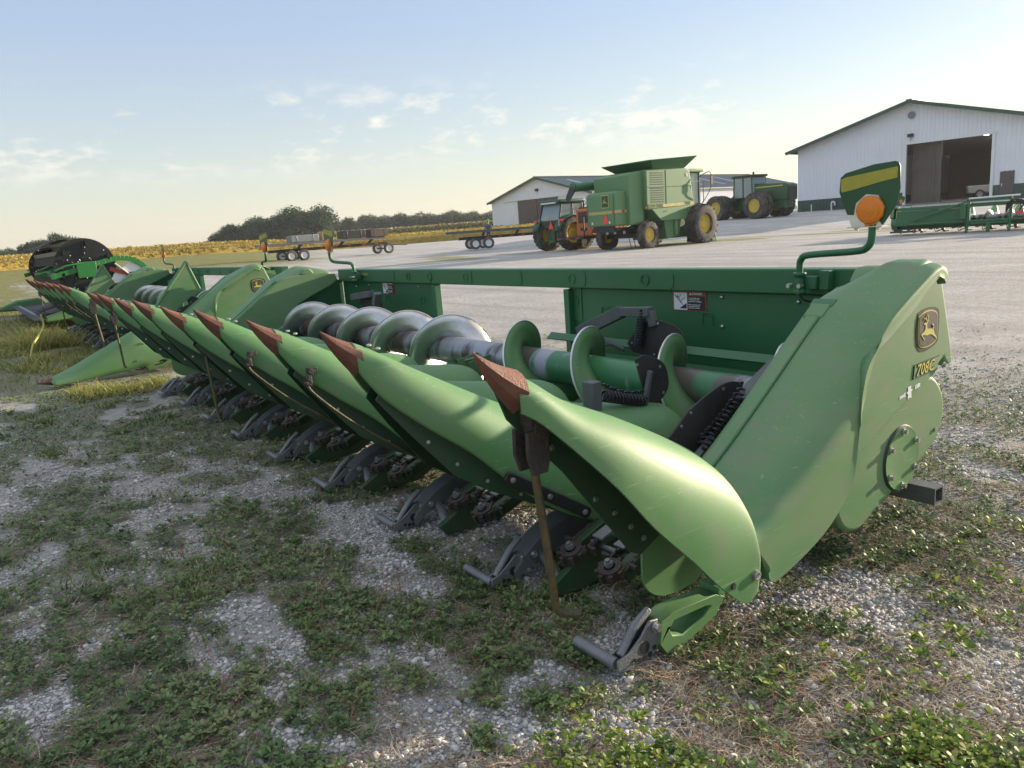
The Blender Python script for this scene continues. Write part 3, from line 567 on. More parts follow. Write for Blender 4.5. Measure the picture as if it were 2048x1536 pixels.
        t = MB(); rows = [[(-1.42 + w_ * math.cos(a_), y, .045 + w_ * .7 * math.sin(a_)) for a_ in np.linspace(0, 2 * PI, 9)[:-1]] for y, w_ in ((.44, .006), (.50, .03), (.58, .062))]
        t.grid(rows, close=True, cap=True); t.build('steel_tip', RUST, o)
        bt = MB(); bolt(bt, (-1.262, 1.62, .36), (1, 0, 0), .012, .01); bt.disc((-1.262, 1.40, .15), (1, 0, 0), .012, .004); bt.build('bolt', ZINC, o)
    # end hoods
    def end_hood():
        st = [(1.70, .40, 1.80, .262), (1.76, .43, 1.815, .205), (1.86, .487, 1.87, .198), (1.98, .562, 2.04, .245), (2.14, .672, 2.165, .305), (2.25, .750, 2.265, .40), (2.36, .830, 2.298, .56), (2.45, .893, 2.312, .69), (2.53, .948, 2.36, .795), (2.62, .998, 2.49, .858), (2.72, 1.042, 2.65, .935), (2.80, 1.068, 2.75, .990), (2.86, 1.072, 2.815, 1.025)]
        rows = []
        for yt, zt, yl, zl in cr(st, 5):
            row = [(-1.60, yt + .02, zt - .13), (-1.605, yt + .004, zt - .03), (-1.597, yt, zt - .008)]
            T_ = Vector((0, yt, zt)); Lw = Vector((0, yl, zl)); sp = (Lw - T_)
            sh = .20 * float(sm(2.58, 2.87, yt)); row = [(a_, b_ + sh, c_ - .10 * sh - .030 * float(sm(2.45, 2.75, yt))) for a_, b_, c_ in row]
            for u in np.linspace(0, 1, 5): row.append((-1.585 + u * .14, yt + sh * (1 - u) * (1 - .3 * u), zt + .010 * math.sin(PI * u * .5) - .10 * sh * (1 - u) - .030 * (1 - u) ** 2 * float(sm(2.45, 2.75, yt))))
            for a_ in np.linspace(0, PI / 2, 10)[1:]:
                k = .42 * (1 - math.cos(a_)); p = T_ + sp * k; row.append((-1.445 + .172 * math.sin(a_), p.y, p.z + .010 * math.cos(a_)))
            for u in (.6, .8, 1): p = T_ + sp * u; row.append((-1.273 + (.004 if u == 1 else 0), p.y, p.z))
            row.append((-1.300, row[-1][1] + .004, row[-1][2] - .003))
            rows.append(row)
        last = rows[-1]; cxm = -1.46
        for d_, zz in ((.03, -.01), (.045, -.03)): rows.append([(p[0], p[1] + d_, p[2] + zz * (1 if p[0] > -1.5 else .5)) for p in last])
        m = MB(); m.grid(rows); o = m.build('end_hood', POLY2, H, smooth=60); o.modifiers.new('solid', 'SOLIDIFY').thickness = .005
        # raised strap along the inner shoulder, with darker strips for its groove
        def top(y): return np.interp(y, [s[0] for s in st], [s[1] for s in st])
        def strip(xa_, xb_, ya, yb, lift, n=16):
            g = MB(); rws = []
            for k in range(n + 1):
                y = lerp(ya, yb, k / n); z = top(y) + lift
                rws.append([(xa_, y, z - .012), (xa_, y, z), (xb_, y, z), (xb_, y, z - .012)])
            g.grid(rws, cap=True); return g
        g = strip(-1.572, -1.522, 1.72, 2.47, .014); k = MB()
        k.v = []; tt = strip(-1.582, -1.508, 2.46, 2.515, .016, 5); g.add(tt.v, tt.f)
        g.build('shoulder_strap', POLY2, o, bevel=.004)
        g = strip(-1.590, -1.500, 2.512, 2.545, .0105, 6); ss = strip(-1.5205, -1.516, 1.72, 2.46, .0135); g.add(ss.v, ss.f); g.build('strap_recess_shade', STEEL_G, o)  # raised strips, darker green painted for the shade of the groove
        q = MB(); q.yz([(1.86, .46), (1.98, .54), (2.25, .73), (2.53, .93), (2.72, .99), (2.90, .995), (3.16, .98), (3.18, .92), (3.10, .87), (2.90, .79), (2.74, .72), (2.68, .64), (2.68, .53), (2.78, .43), (2.88, .36), (2.86, .30), (2.3, .28), (1.9, .36)], -1.606, .008); q.build('inner_wall', POLY2, o, smooth=0)
        # emblem panel behind the hood lip
        prof = [(2.10, .50), (2.28, .395), (2.45, .465), (2.80, .605), (2.93, .640), (2.945, .675), (2.985, .695), (3.02, .655), (3.066, .668), (3.05, .735), (2.975, .94), (2.945, 1.02), (2.90, 1.068), (2.84, 1.085), (2.76, 1.06), (2.60, .97), (2.45, .84), (2.25, .72)]
        e = MB(); e.yz(prof, -1.45, .130); e.yz([(2.78, 1.0), (2.83, 1.055), (2.90, 1.06), (2.945, 1.01), (2.93, .98)], -1.60, .17); ep = e.build('emblem_panel', POLY2, H, bevel=.042, seg=6, smooth=60)
        X = -1.3195
        def flat(poly, x, m_, nm, t=.0012, par=ep): q = MB(); q.yz(poly, x, t); return q.build(nm, m_, par, smooth=0)
        rim = [(2.767, .896), (2.817, .908), (2.871, .908), (2.922, .894), (2.932, .856), (2.928, .798), (2.922, .771), (2.873, .754), (2.819, .749), (2.772, .764), (2.755, .827)]
        yel = [(2.771, .884), (2.807, .896), (2.861, .899), (2.906, .884), (2.916, .853), (2.917, .815), (2.91, .781), (2.872, .765), (2.818, .762), (2.779, .776), (2.768, .825)]
        cy_, cz_ = 2.843, .831
        def grow(P, s_): return [(cy_ + (y - cy_) * s_, cz_ + (z - cz_) * s_) for y, z in P]
        def rnd(P): return [tuple(p) for p in cr(P + [P[0]], 4)[:-1]]
        flat(rnd(rim), X, INK, 'emblem_rim'); flat(rnd(grow(yel, 1.0)), X + .0018, YELLOW, 'emblem_border'); flat(rnd(grow(yel, .93)), X + .0036, BROWNK, 'emblem_field')
        deer = [(2.802, .852), (2.81, .857), (2.826, .858), (2.834, .862), (2.843, .863), (2.837, .859), (2.832, .855), (2.828, .85), (2.827, .841), (2.834, .831), (2.85, .83), (2.867, .829), (2.873, .829), (2.881, .82), (2.886, .809), (2.9, .796), (2.909, .781), (2.901, .787), (2.889, .795), (2.869, .805), (2.858, .808), (2.844, .809), (2.836, .807), (2.82, .809), (2.809, .812), (2.797, .812), (2.798, .808), (2.817, .793), (2.813, .791), (2.787, .813), (2.789, .818), (2.805, .823), (2.812, .827), (2.817, .834), (2.817, .845), (2.814, .849), (2.805, .85)]
        q = MB(); q.yz(deer, X + .0054, .001)
        for ln in ([(2.87, .828), (2.879, .831), (2.876, .837), (2.867, .846)], [(2.826, .858), (2.82, .868), (2.812, .872), (2.799, .865)], [(2.829, .858), (2.833, .869), (2.83, .879), (2.825, .888)], [(2.821, .867), (2.816, .883)], [(2.813, .871), (2.801, .876)]):
            q.tube([(X + .006, y, z) for y, z in ln], [.0022] * (len(ln) - 1) + [.0008], 5)
        q.build('leaping_deer', YELLOW, ep, smooth=0)
        flat([(2.745, .654), (2.934, .662), (2.945, .716), (2.752, .709)], X, INK, 'number_plate'); flat([(2.749, .658), (2.931, .666), (2.941, .712), (2.756, .705)], X + .0018, POLY2, 'number_plate')
        text('708C', .058, (X + .004, 2.760, .664), (0, 1, .035), (0, 0, 1), INK, ep, shear=.3, bold=.003, space=1.05, ext=.0003)
        text('708C', .058, (X + .005, 2.762, .6645), (0, 1, .035), (0, 0, 1), YELLOW, ep, shear=.3, bold=.0006, space=1.05, ext=.0003)
        flat([(2.712, .632), (2.737, .634), (2.735, .622), (2.748, .619), (2.738, .612), (2.742, .588), (2.726, .592), (2.715, .586), (2.716, .606), (2.704, .612), (2.716, .618)], X, WHITE, 'worn_sticker')
        text('moti', .022, (X, 2.655, .597), (0, 1, .12), (0, 0, 1), WHITE, ep, shear=.2, bold=.001); text('IOER', .018, (X, 2.765, .616), (0, 1, .1), (0, 0, 1), WHITE, ep, shear=.2, bold=.001)
        q = MB(); bolt(q, (-1.314, 2.975, .672), (1, 0, 0), .009, .01); q.build('bolt', ZINC, ep)
        # drive case
        gc = MB(); out = [(2.17, .42), (2.185, .31), (2.235, .235), (2.32, .208), (2.42, .238), (2.80, .375), (2.885, .435), (2.915, .52), (2.88, .61), (2.78, .67), (2.60, .64), (2.30, .52)]
        out = [(y * 1.062, 1.3 - (1.3 - z) * 1.062) for y, z in out]; gc.yz([tuple(p) for p in cr(out + [out[0]], 5)[:-1]], -1.62, .262); G = gc.build('drive_case', POLY2, H, bevel=.055, seg=6, smooth=60)
        q = MB(); q.lathe((-1.359, 2.755, .345), (1, 0, 0), [(.134, 0), (.130, 0), (.126, .006), (.119, .008), (.117, .004)], 40); q.build('cover_gasket', INK, G)
        q = MB(); q.lathe((-1.359, 2.755, .345), (1, 0, 0), [(.121, 0), (.121, .010), (.113, .009), (0, .012)], 40); cv = q.build('cover_plate', POLY, G, smooth=30)
        for k in range(6):
            a_ = k * PI / 3 + PI / 6; q = MB(); bolt(q, (-1.347, 2.755 + .106 * math.cos(a_), .345 + .106 * math.sin(a_)), (1, 0, 0), .0095, .014); q.build('bolt', ZINC, cv)
        q = MB(); [bolt(q, (-1.372, y, z), (1, 0, 0), .009, .02) for y, z in ((2.60, .19), (3.02, .40))]; q.build('bolt', ZINC, G)
        q = MB(); q.disc((-1.50, 2.20, .22), (1, 0, 0), .10, .10, 24); q.disc((-1.44, 2.20, .22), (1, 0, 0), .085, .03, 24); q.box((-1.56, 2.25, .24), (.1, .25, .2)); q.build('drive_hub', RUST2, G, bevel=.005)
        return o, ep, G
    for o in end_hood(): mir(o)
    # parking stand
    q = MB()
    o_ = [(-.035, -.035), (.035, -.035), (.035, .035), (-.035, .035)]; i_ = [(-.028, -.028), (.028, -.028), (.028, .028), (-.028, .028)]
    rows = [[(x, 3.02 + a_, .13 + b_) for a_, b_ in P] for x, P in ((-2.2, o_), (-1.33, o_), (-1.33, i_), (-1.75, i_))]; q.grid(rows, close=True); q.build('stand_tube', GREYP, H, smooth=0)
    # row units
    def row_unit():
        X = -2.222
        f_ = MB()
        f_.beam((-1.97, 1.62, .14), (-1.97, 2.34, .40), .05, .05); f_.beam((-1.71, 1.62, .14), (-1.71, 2.34, .40), .05, .05); f_.box((-1.84, 2.3, .36), (.35, .1, .12))
        f_.prism([(1.52, .02), (1.80, .02), (2.05, .14), (2.05, .20), (1.6, .13), (1.48, .07)], (-1.91, 0, 0), (0, 1, 0), (0, 0, 1), (-1, 0, 0), .03)
        F = f_.build('row_unit', DARK_G, H, bevel=.004)
        for sx_ in (-1, 1):
            c = MB(); cx_ = -1.84 + sx_ * .10; A = Vector((cx_, 1.60, .15)); B = Vector((cx_, 2.30, .40)); d = (B - A).normalized(); wv = Vector((1, 0, 0)); up_ = wv.cross(d)
            c.lathe(A, up_, [(.02, .02), (.042, .02), (.042, -.02), (.02, -.02)], 16)
            for k in range(8): a_ = 2 * PI * k / 8; c.box(A + (wv * math.cos(a_) + d * math.sin(a_)) * .046, (.016, .016, .03), Matrix((wv, d, up_)).transposed() @ Matrix.Rotation(a_, 3, 'Z'))
            for side in (-1, 1):
                for k in range(20):
                    p = A.lerp(B, (k + .5) / 20) + wv * side * .042; c.box(p, (.012, .024, .026), Matrix((wv, d, up_)).transposed())
                    c.box(p + wv * side * .008, (.005, .032, .018), Matrix((wv, d, up_)).transposed())
                for k in range(5):
                    p = A.lerp(B, (k + .3) / 5) + wv * side * .065; c.box(p, (.035, .012, .03), Matrix((wv, d, up_)).transposed())
            c.build('gathering_chain', RUST2, F, smooth=0)
            z = MB(); z.disc(A + up_ * .028, up_, .016, .010, 12); bolt(z, A + up_ * .036, up_, .009, .012); z.build('idler_nut', ALU, F)
        g = MB(); g.box((-1.895, 1.98, .28), (.05, .62, .008), Matrix.Rotation(math.radians(16), 3, 'X')); g.box((-1.785, 1.98, .28), (.05, .62, .008), Matrix.Rotation(math.radians(16), 3, 'X'))
        for yy in (1.70, 1.80): g.tube([(-1.98, yy, .16), (-1.70, yy, .16)], .010, 8)
        g.build('deck_plate', ALU, F)
        # broad poly arm with the cast foot at its end
        a = MB(); ce = [(1.475, .062, .05), (1.53, .115, .06), (1.60, .160, .085), (1.68, .190, .105), (1.76, .210, .115), (1.86, .225, .115), (1.95, .235, .10)]
        rows = []
        for y, z, h in cr(ce, 3):
            w_ = .05; rows.append([(-2.17 - w_, y, z - h), (-2.17 - w_ * .9, y, z - .012), (-2.17 - w_ * .5, y, z), (-2.17 + w_ * .5, y, z), (-2.17 + w_ * .9, y, z - .012), (-2.17 + w_, y, z - h)])
        a.grid(rows, close=True, cap=True); AR = a.build('shoe_arm', GREYP, F, smooth=40)
        ft = MB(); ft.tube([(-2.325, 1.385, .036), (-2.15, 1.385, .036)], .0165, 12)
        sh = [(1.375, .052), (1.41, .060), (1.45, .085), (1.49, .115), (1.53, .110), (1.545, .075), (1.53, .030), (1.48, .010), (1.42, .010), (1.375, .020)]
        for xx in (-2.175, -2.145): ft.yz(sh, xx, .007)
        ft.box((-2.157, 1.46, .020), (.03, .12, .012)); ft.tube([(-2.15, 1.40, .055), (-2.16, 1.48, .13), (-2.16, 1.53, .165)], [.012, .014, .012], 8)
        FT = ft.build('foot', ALU, F, bevel=.003)
        hl = MB()
        for k, (y, z, r) in enumerate(((1.43, .032, .007), (1.45, .026, .008), (1.47, .024, .008), (1.49, .028, .008), (1.475, .055, .017), (1.51, .04, .007))): hl.disc((-2.1375, y, z), (1, 0, 0), r, .002, 12)
        hl.build('foot_recess', IRON, F, smooth=0)
        bt = MB(); bolt(bt, (-2.137, 1.52, .095), (1, 0, 0), .009, .012); bolt(bt, (-2.118, 1.56, .10), (1, 0, 0), .010, .012); bt.build('bolt', ZINC, F)
        s_ = MB(); s_.tube(cr([(-2.12, 1.60, .085), (-2.05, 1.575, .085), (-1.99, 1.555, .07), (-1.965, 1.545, .06), (-1.93, 1.54, .025)], 3), [.018] * 4 + [.024] * 9, 10); s_.build('cross_arm', ALU, F, smooth=40)
        return F
    ru = row_unit()
    for i in range(2, 9): rep(ru, -S * (i - 1))
    # end skids
    def skid():
        m = MB(); prof = [(1.47, .11), (1.50, .155), (1.56, .16), (1.76, .125), (1.80, .10), (1.76, .05), (1.60, .008), (1.52, .006), (1.49, .05)]
        hole = [(1.550, .090), (1.565, .108), (1.70, .100), (1.73, .09), (1.70, .07), (1.60, .045), (1.555, .06), (1.54, .09)]
        n = 8; o1 = prof[:8]; 
        vs = []; fs = []
        outer = [(1.50, .05), (1.51, .125), (1.56, .135), (1.76, .12), (1.80, .10), (1.76, .05), (1.60, .008), (1.53, .006)]
        for xx in (-1.50, -1.43):
            vs += [(xx, y, z) for y, z in outer] + [(xx, y, z) for y, z in hole]
        for k in range(8):
            j = (k + 1) % 8; fs += [(k, j, 8 + j, 8 + k), (16 + k, 24 + k, 24 + j, 16 + j), (k, 16 + k, 16 + j, j), (8 + k, 8 + j, 24 + j, 24 + k)]
        m.add(vs, fs); m.box((-1.47, 1.90, .12), (.08, .26, .03)); K = m.build('end_skid', POLY, H, bevel=.008, seg=3)
        ft = MB(); ft.tube([(-1.635, 1.345, .040), (-1.46, 1.345, .040)], .0185, 14)
        sh = [(1.335, .058), (1.38, .066), (1.43, .095), (1.47, .135), (1.505, .13), (1.515, .085), (1.50, .030), (1.45, .010), (1.39, .010), (1.335, .02)]
        for xx in (-1.49, -1.45): ft.yz(sh, xx, .008)
        ft.box((-1.465, 1.42, .02), (.04, .12, .012)); ft.tube([(-1.46, 1.36, .06), (-1.475, 1.44, .12), (-1.475, 1.50, .15)], [.013, .015, .013], 8)
        ft.build('foot', ALU, K, bevel=.003)
        hl = MB()
        for y, z, r in ((1.40, .034, .008), (1.42, .027, .009), (1.443, .026, .009), (1.465, .030, .009), (1.445, .060, .020), (1.485, .045, .008)): hl.disc((-1.441, y, z), (1, 0, 0), r, .002, 14)
        hl.build('foot_recess', IRON, K, smooth=0); bt = MB(); bolt(bt, (-1.438, 1.492, .11), (1, 0, 0), .012, .015); bt.build('bolt', ZINC, K)
        return K
    mir(skid())
    # rods that prop or latch the snouts
    def latch(x, y, z, pts, r=.0105, big=1):
        c = MB(); k = big; c.box((x, y + .02, z - .01), (.055 * k, .07 * k, .035 * k)); c.tube([(x - .03 * k, y + .01, z - .03 * k), (x + .03 * k, y + .01, z - .03 * k)], .022 * k, 12)
        for s_ in (-1, 1): c.yz([(y - .030 * k, z - .04), (y + .02 * k, z - .03), (y + .025 * k, z - .06 * k - .04), (y + .015 * k, z - .115 * k - .01), (y - .02 * k, z - .115 * k - .01), (y - .032 * k, z - .07 * k - .02)], x + s_ * .022 * k - .004, .010 * k)
        c.tube([(x - .028 * k, y, z - .08 * k), (x + .028 * k, y, z - .08 * k)], .010, 10)
        q_ = c.build('rod_bracket', RUST2, H, bevel=.003)
        d = MB(); d.tube(cr(pts, 5), r, 10); d.build('prop_rod', ROD, q_, smooth=50)
    latch(-1.455, 1.09, .85, [(-1.455, 1.085, .775), (-1.455, 1.092, .70), (-1.45, 1.115, .46), (-1.452, 1.128, .33), (-1.450, 1.136, .295), (-1.435, 1.16, .283), (-1.415, 1.185, .283)], .0115, 1.25)
    def loc(i, y): return X0 - S * i, y
    for i in (4, 8):
        x = X0 - S * i + .01; q_ = latch(x, 1.08, .84, [(x, 1.075, .765), (x + .01, 1.08, .62), (x + .02, 1.085, .47), (x + .03, 1.09, .34), (x + .05, 1.10, .33)], .009)
    for i in (2, 3):
        x = X0 - S * i + .10; latch(x, 1.065, .815, [(x, 1.06, .76), (x + .015, 1.075, .71), (x + .05, 1.22, .56), (x + .07, 1.44, .385), (x + .08, 1.50, .34)], .0055, .55)
    # rubber ear savers with springs
    def flap(prof, x, rot, nm='rubber_flap', mid=None):
        rows = []
        for u in np.linspace(0, 1, 7): rows.append([(x + .10 * math.sin(u * PI) * .6, y, z) for y, z in prof])
    def spring(a, b, r=.021, turns=13, wr=.0055):
        a = Vector(a); b = Vector(b); d = (b - a); L_ = d.length; d.normalize(); u = d.orthogonal().normalized(); v = d.cross(u); P = []
        for k in range(turns * 10 + 1): t = k / (turns * 10); P.append(a + d * L_ * t + (u * math.cos(2 * PI * turns * t) + v * math.sin(2 * PI * turns * t)) * r)
        m = MB(); m.tube(P, wr, 6); return m
    def chain(a, b, n=12):
        m = MB(); a = Vector(a); b = Vector(b)
        for k in range(n): p = a.lerp(b, (k + .5) / n) + Vector((0, 0, -.018 * math.sin(PI * (k + .5) / n))); m.box(p, (.007, .016, .012) if k % 2 else (.012, .016, .006))
        return m
    def saver(poly, o, u, v, w, sp_a, sp_b, post=None, t=.008):
        m = MB(); m.prism(poly, o, u, v, w, t); F = m.build('rubber_flap', RUBBER, H, bevel=.002)
        spring(sp_a, sp_b).build('coil_spring', BLACK, F, smooth=50); A = Vector(sp_a) + Vector((0, 0, .05)); B = Vector(sp_b) + Vector((0, 0, .045)); chain(A, B).build('chain', IRON, F, smooth=0)
        for (a_, b_, w_, h_) in post or (): p = MB(); p.beam(a_, b_, w_, h_); p.build('flap_bracket', GREYP, F, bevel=.004)
        uu = Vector(u); vv = Vector(v); ww = Vector(w); oo = Vector(o)
        for i in range(0, len(poly), 6): z = MB(); cy2 = sum(p[0] for p in poly) / len(poly); cz2 = sum(p[1] for p in poly) / len(poly); bolt(z, oo + uu * lerp(poly[i][0], cy2, .16) + vv * lerp(poly[i][1], cz2, .16) + ww * (t + .001), w, .005, .004); z.build('flap_bolt', ZINC, F)
        return F
    # right-hand one, leaning on the end hood
    saver([tuple(p) for p in cr([(2.00, .625), (2.12, .67), (2.216, .69), (2.30, .67), (2.33, .60), (2.20, .53), (2.02, .44), (1.86, .40), (1.80, .47), (1.87, .53), (1.94, .58)], 3)], (-1.74, 0, 0), (0, 1, 0), (0, 0, 1), (1, 0, 0),
          (-1.665, 1.98, .50), (-1.665, 2.22, .66), [((-1.66, 2.20, .62), (-1.66, 2.42, .72), .05, .07), ((-1.66, 1.95, .46), (-1.66, 2.05, .52), .03, .05)])
    # one standing against the second row hood
    saver([tuple(p) for p in cr([(2.20, .735), (2.26, .745), (2.36, .70), (2.395, .63), (2.38, .56), (2.27, .50), (2.12, .455), (2.10, .44), (2.20, .52), (2.24, .60)], 3)], (-2.19, 0, 0), (0, 1, 0), (0, 0, 1), (1, 0, 0),
          (-2.16, 1.985, .625), (-2.16, 2.22, .555), [((-2.17, 1.94, .56), (-2.17, 1.94, .69), .05, .06), ((-2.16, 2.22, .53), (-2.16, 2.26, .68), .02, .02), ((-2.17, 2.0, .47), (-2.17, 2.3, .46), .06, .05)])
    # one lying across the auger against the back panel
    saver([tuple(p) for p in cr([(-3.02, .62), (-2.90, .74), (-2.78, .765), (-2.64, .73), (-2.60, .66), (-2.66, .55), (-2.82, .56), (-2.98, .575)], 3)], (0, 2.99, 0), (1, 0, 0), (0, 0, 1), (0, -1, .1),
          (-2.90, 2.95, .62), (-2.87, 2.95, .78), [((-3.42, 2.98, .655), (-3.05, 2.98, .80), .05, .07), ((-3.05, 2.98, .80), (-2.83, 2.98, .81), .05, .05), ((-3.30, 2.96, .66), (-3.02, 2.96, .585), .02, .02), ((-2.83, 2.98, .81), (-2.81, 2.98, .73), .03, .05)])
    saver([tuple(p) for p in cr([(-6.60, .74), (-6.40, .80), (-6.22, .79), (-6.10, .73), (-6.2, .68), (-6.5, .68)], 3)], (0, 3.02, 0), (1, 0, 0), (0, 0, 1), (0, -1, .1),
          (-6.45, 2.98, .80), (-6.25, 2.98, .82), [((-6.62, 2.98, .78), (-6.22, 2.98, .82), .06, .06), ((-6.15, 2.98, .72), (-6.10, 2.98, .83), .07, .05)])
    # warning lamps on bent arms
    def marker():
        a = MB(); P = [(-2.057, 3.17, .90), (-2.057, 3.17, 1.03), (-2.045, 3.165, 1.065), (-2.00, 3.155, 1.085), (-1.76, 3.12, 1.10), (-1.70, 3.105, 1.115), (-1.678, 3.10, 1.15), (-1.675, 3.10, 1.21)]
        a.tube(cr(P, 5), .0155, 14); A = a.build('lamp_arm', STEEL_G, H, smooth=50)
        c = MB(); c.lathe((-2.057, 3.17, .955), (0, 0, 1), [(0, -.05), (.030, -.05), (.030, -.035), (.022, -.03), (.022, .03), (.030, .035), (.030, .05), (0, .05)], 16)
        c.box((-2.03, 3.205, .955), (.10, .05, .06)); c.box((-1.955, 3.225, .965), (.05, .05, .09)); c.build('arm_clamp', STEEL_G, A, bevel=.005)
        z = MB(); [z.disc((x, 3.140, .945), (0, 1, 0), .011, .03, 6) for x in (-2.09, -2.035)]; z.build('bolt', ZINC, A)
        w_ = MB(); w_.tube(cr([(-2.057, 3.17, .905), (-2.04, 3.18, .875), (-2.00, 3.22, .862), (-1.95, 3.25, .87)], 4), .005, 6); w_.build('lamp_wire', BLACK, A)
        out = [(-.070, -.095), (.062, -.095), (.115, -.015), (.128, .05), (.125, .135), (.118, .150), (.105, .156), (.02, .152), (-.10, .128), (-.122, .110), (-.126, .05), (-.100, -.02)]
        oc = Vector((-1.695, 3.10, 1.300)); u = Vector((1, .05, 0)).normalized(); v = Vector((0, 0, 1)); w = u.cross(v)
        p = MB(); p.prism(out, oc, u, v, w * -1, .004); PN = p.build('marker_panel', GREEND, H, bevel=.001)
        lo = MB(); lo.prism([(-.070, -.094), (.062, -.094), (.055, -.088), (.03, -.05), (-.04, -.05), (-.088, -.045)], oc + w * .001, u, v, w, .0012); 
        lo.prism([(-.060, -.050), (-.052, .0), (-.01, .035), (.04, .028), (.07, -.02), (.062, -.06)], oc + w * .001, u, v, w, .0010); lo.build('bare_metal', SHEEN, PN, smooth=0)
        t = MB(); t.prism([(-.118, .103), (-.10, .110), (.114, .134), (.117, .128), (.115, .090), (.05, .080), (-.07, .056), (-.112, .050), (-.117, .058)], oc + w * .0015, u, v, w, .001); t.build('reflective_strip', REFL, PN, smooth=0)
        l_ = MB(); lc = oc + u * .012 + v * (-.030)
        for s_ in (1, -1):
            l_.lathe(lc + w * s_ * .004, w * s_, [(.057, 0), (.057, .012), (.052, .020), (.044, .021), (.043, .024), (.028, .0245), (.027, .027), (.014, .0275), (.012, .029), (0, .029)], 32)
        l_.prism([(-.018, -.055), (.018, -.055), (.026, -.02), (-.026, -.02)], lc - w * .014 + v * -.012, u, v, w, .028)
        LN = l_.build('amber_lens', ORANGE, PN, smooth=25)
        f_ = MB(); f_.box(oc + v * -.098 + u * -.004 + w * .0, (.15, .045, .004)); [bolt(f_, oc + v * -.102 + u * k + w * .004, (0, 0, -1), .008, .01) for k in (-.045, .045)]; f_.build('lamp_foot', ZINC, PN)
        z = MB(); [z.disc(lc + w * .0225 + u * k, w, .0035, .004, 8) for k in (-.047, .045)]; z.build('lens_screw', INK, PN)
        return A, PN
    for o in marker(): mir(o)
    # danger decals
    def decal(x, y, z, w_, h, full=True):
        q = MB(); q.box((x + w_ / 2, y, z - h / 2), (w_, .0015, h)); D = q.build('danger_decal', DREDD, H, smooth=0)
        q = MB(); q.box((x + w_ * .235, y - .0012, z - h * .53), (w_ * .40, .001, h * .87)); q.build('pictogram_field', WHITE, D, smooth=0)
        q = MB(); q.box((x + w_ * .715, y - .0012, z - h * .61), (w_ * .51, .001, h * .70)); q.build('text_field', INK, D, smooth=0)
        q = MB(); yy = y - .0022; X_ = lambda a_: x + w_ * a_; Z_ = lambda b_: z - h * b_
        for ln, r in (([(.07, .22), (.20, .47), (.26, .62)], .0028), ([(.19, .42), (.25, .19)], .0018), ([(.25, .57), (.28, .44), (.35, .40), (.36, .32)], .0018), ([(.25, .60), (.30, .68), (.33, .74)], .0018)): q.tube([(X_(a_), yy, Z_(b_)) for a_, b_ in ln], r, 5)
        q.disc((X_(.16), yy, Z_(.29)), (0, 1, 0), .0055, .001, 12); q.prism([(.20, .90), (.42, .90), (.42, .62)], (x, yy, z), (w_, 0, 0), (0, 0, -h), (0, 1, 0), .001); q.build('pictogram', INK, D, smooth=0)
        text('DANGER', h * .15, (X_(.60), yy, Z_(.19)), (1, 0, 0), (0, 0, 1), WHITE, D, bold=.0004)
        q = MB(); q.prism([(.51, .20), (.58, .20), (.545, .08)], (x, yy, z), (w_, 0, 0), (0, 0, -h), (0, 1, 0), .001); q.build('alert_triangle', WHITE, D, smooth=0)
        text('To avoid bodily injury\nor death, SHUT OFF\nengine before unclogging\n\nRolls in gathering units\nmove faster than you\ncan let loose of stalks.', h * .082, (X_(.48), yy, Z_(.385)), (1, 0, 0), (0, 0, 1), WHITE, D, bold=.0001)
    decal(-2.945, 3.2905, .889, .24, .112); decal(-6.61, 3.2905, .892, .24, .112)
    ORG[0] = Vector((0, 0, 0))
    return H
H1 = corn_head('large green eight-row corn head in the foreground with 708C on its rounded end')
H2 = corn_head('green corn head parked second, its near outer snout folded down onto the grass', near_low=True)
H2.location += Vector((-7.77, .05, .03))
ORG[0] = Vector((XM, 2.4, 0))
def tri(poly, x):
    m = MB(); m.yz(poly, x, .008); o = m.build('snout_wing', POLY2, H2); t = MB(); t.tube([(x, *poly[0]), (x, *poly[1])], .02, 8); t.tube([(x, *poly[1]), (x, *poly[2])], .014, 8); t.build('wing_edge', POLY2, o)
tri([(1.75, .66), (2.17, 1.17), (2.28, .84), (1.95, .60)], -1.75); tri([(1.70, .62), (2.10, 1.17), (2.24, .83), (1.95, .58)], -7.5)
ORG[0] = Vector((0, 0, 0))
H3 = copy_tree(H1); H3['label'] = 'green corn head seen from behind at the right, in front of the open shed'; H3.name = 'corn_head'
for h in (H1, H2, H3): h['group'] = 'corn heads parked on the yard'
p3 = at(-21.6, 32.5); H3.location = p3; H3.rotation_euler.z = math.radians(180 + 17)
# rear centre frame of that head
ORG[0] = Vector((XM, 2.4, 0)); m = MB()
for x in (-3.9, -5.15): m.box((x, 3.42, .72), (.10, .14, .80)); m.beam((x, 3.42, .30), (x, 3.9, .06), .08, .08)
m.box((XM, 3.42, 1.12), (1.35, .12, .10)); m.box((XM, 3.40, .34), (1.35, .12, .10)); m.beam((-2.2, 3.38, .55), (-3.9, 3.42, 1.10), .06, .06); m.beam((-6.8, 3.38, .55), (-5.15, 3.42, 1.10), .06, .06)
m.box((-3.75, 3.5, .75), (.18, .22, .5)); m.tube([(-2.0, 3.45, .40), (-7.0, 3.45, .40)], .04, 8); m.box((XM, 3.42, .08), (.12, .12, .55))
m.build('feeder_mount', STEEL_G, H3, bevel=.01)
q = MB()
for k in range(7): a_ = random.uniform(-.15, .15); q.tube(cr([(-5.3 + a_, 3.5, .5 + .05 * k), (-5.45 + a_, 3.62, .8 + .03 * k), (-5.25, 3.6, 1.05), (-5.0, 3.5, .9 - .05 * k)], 4), .014, 6)
q.build('hydraulic_hose', BLACK, H3); q = MB(); q.box((-5.42, 3.6, .62), (.22, .05, .10)); q.build('red_reflector', REDL, H3)
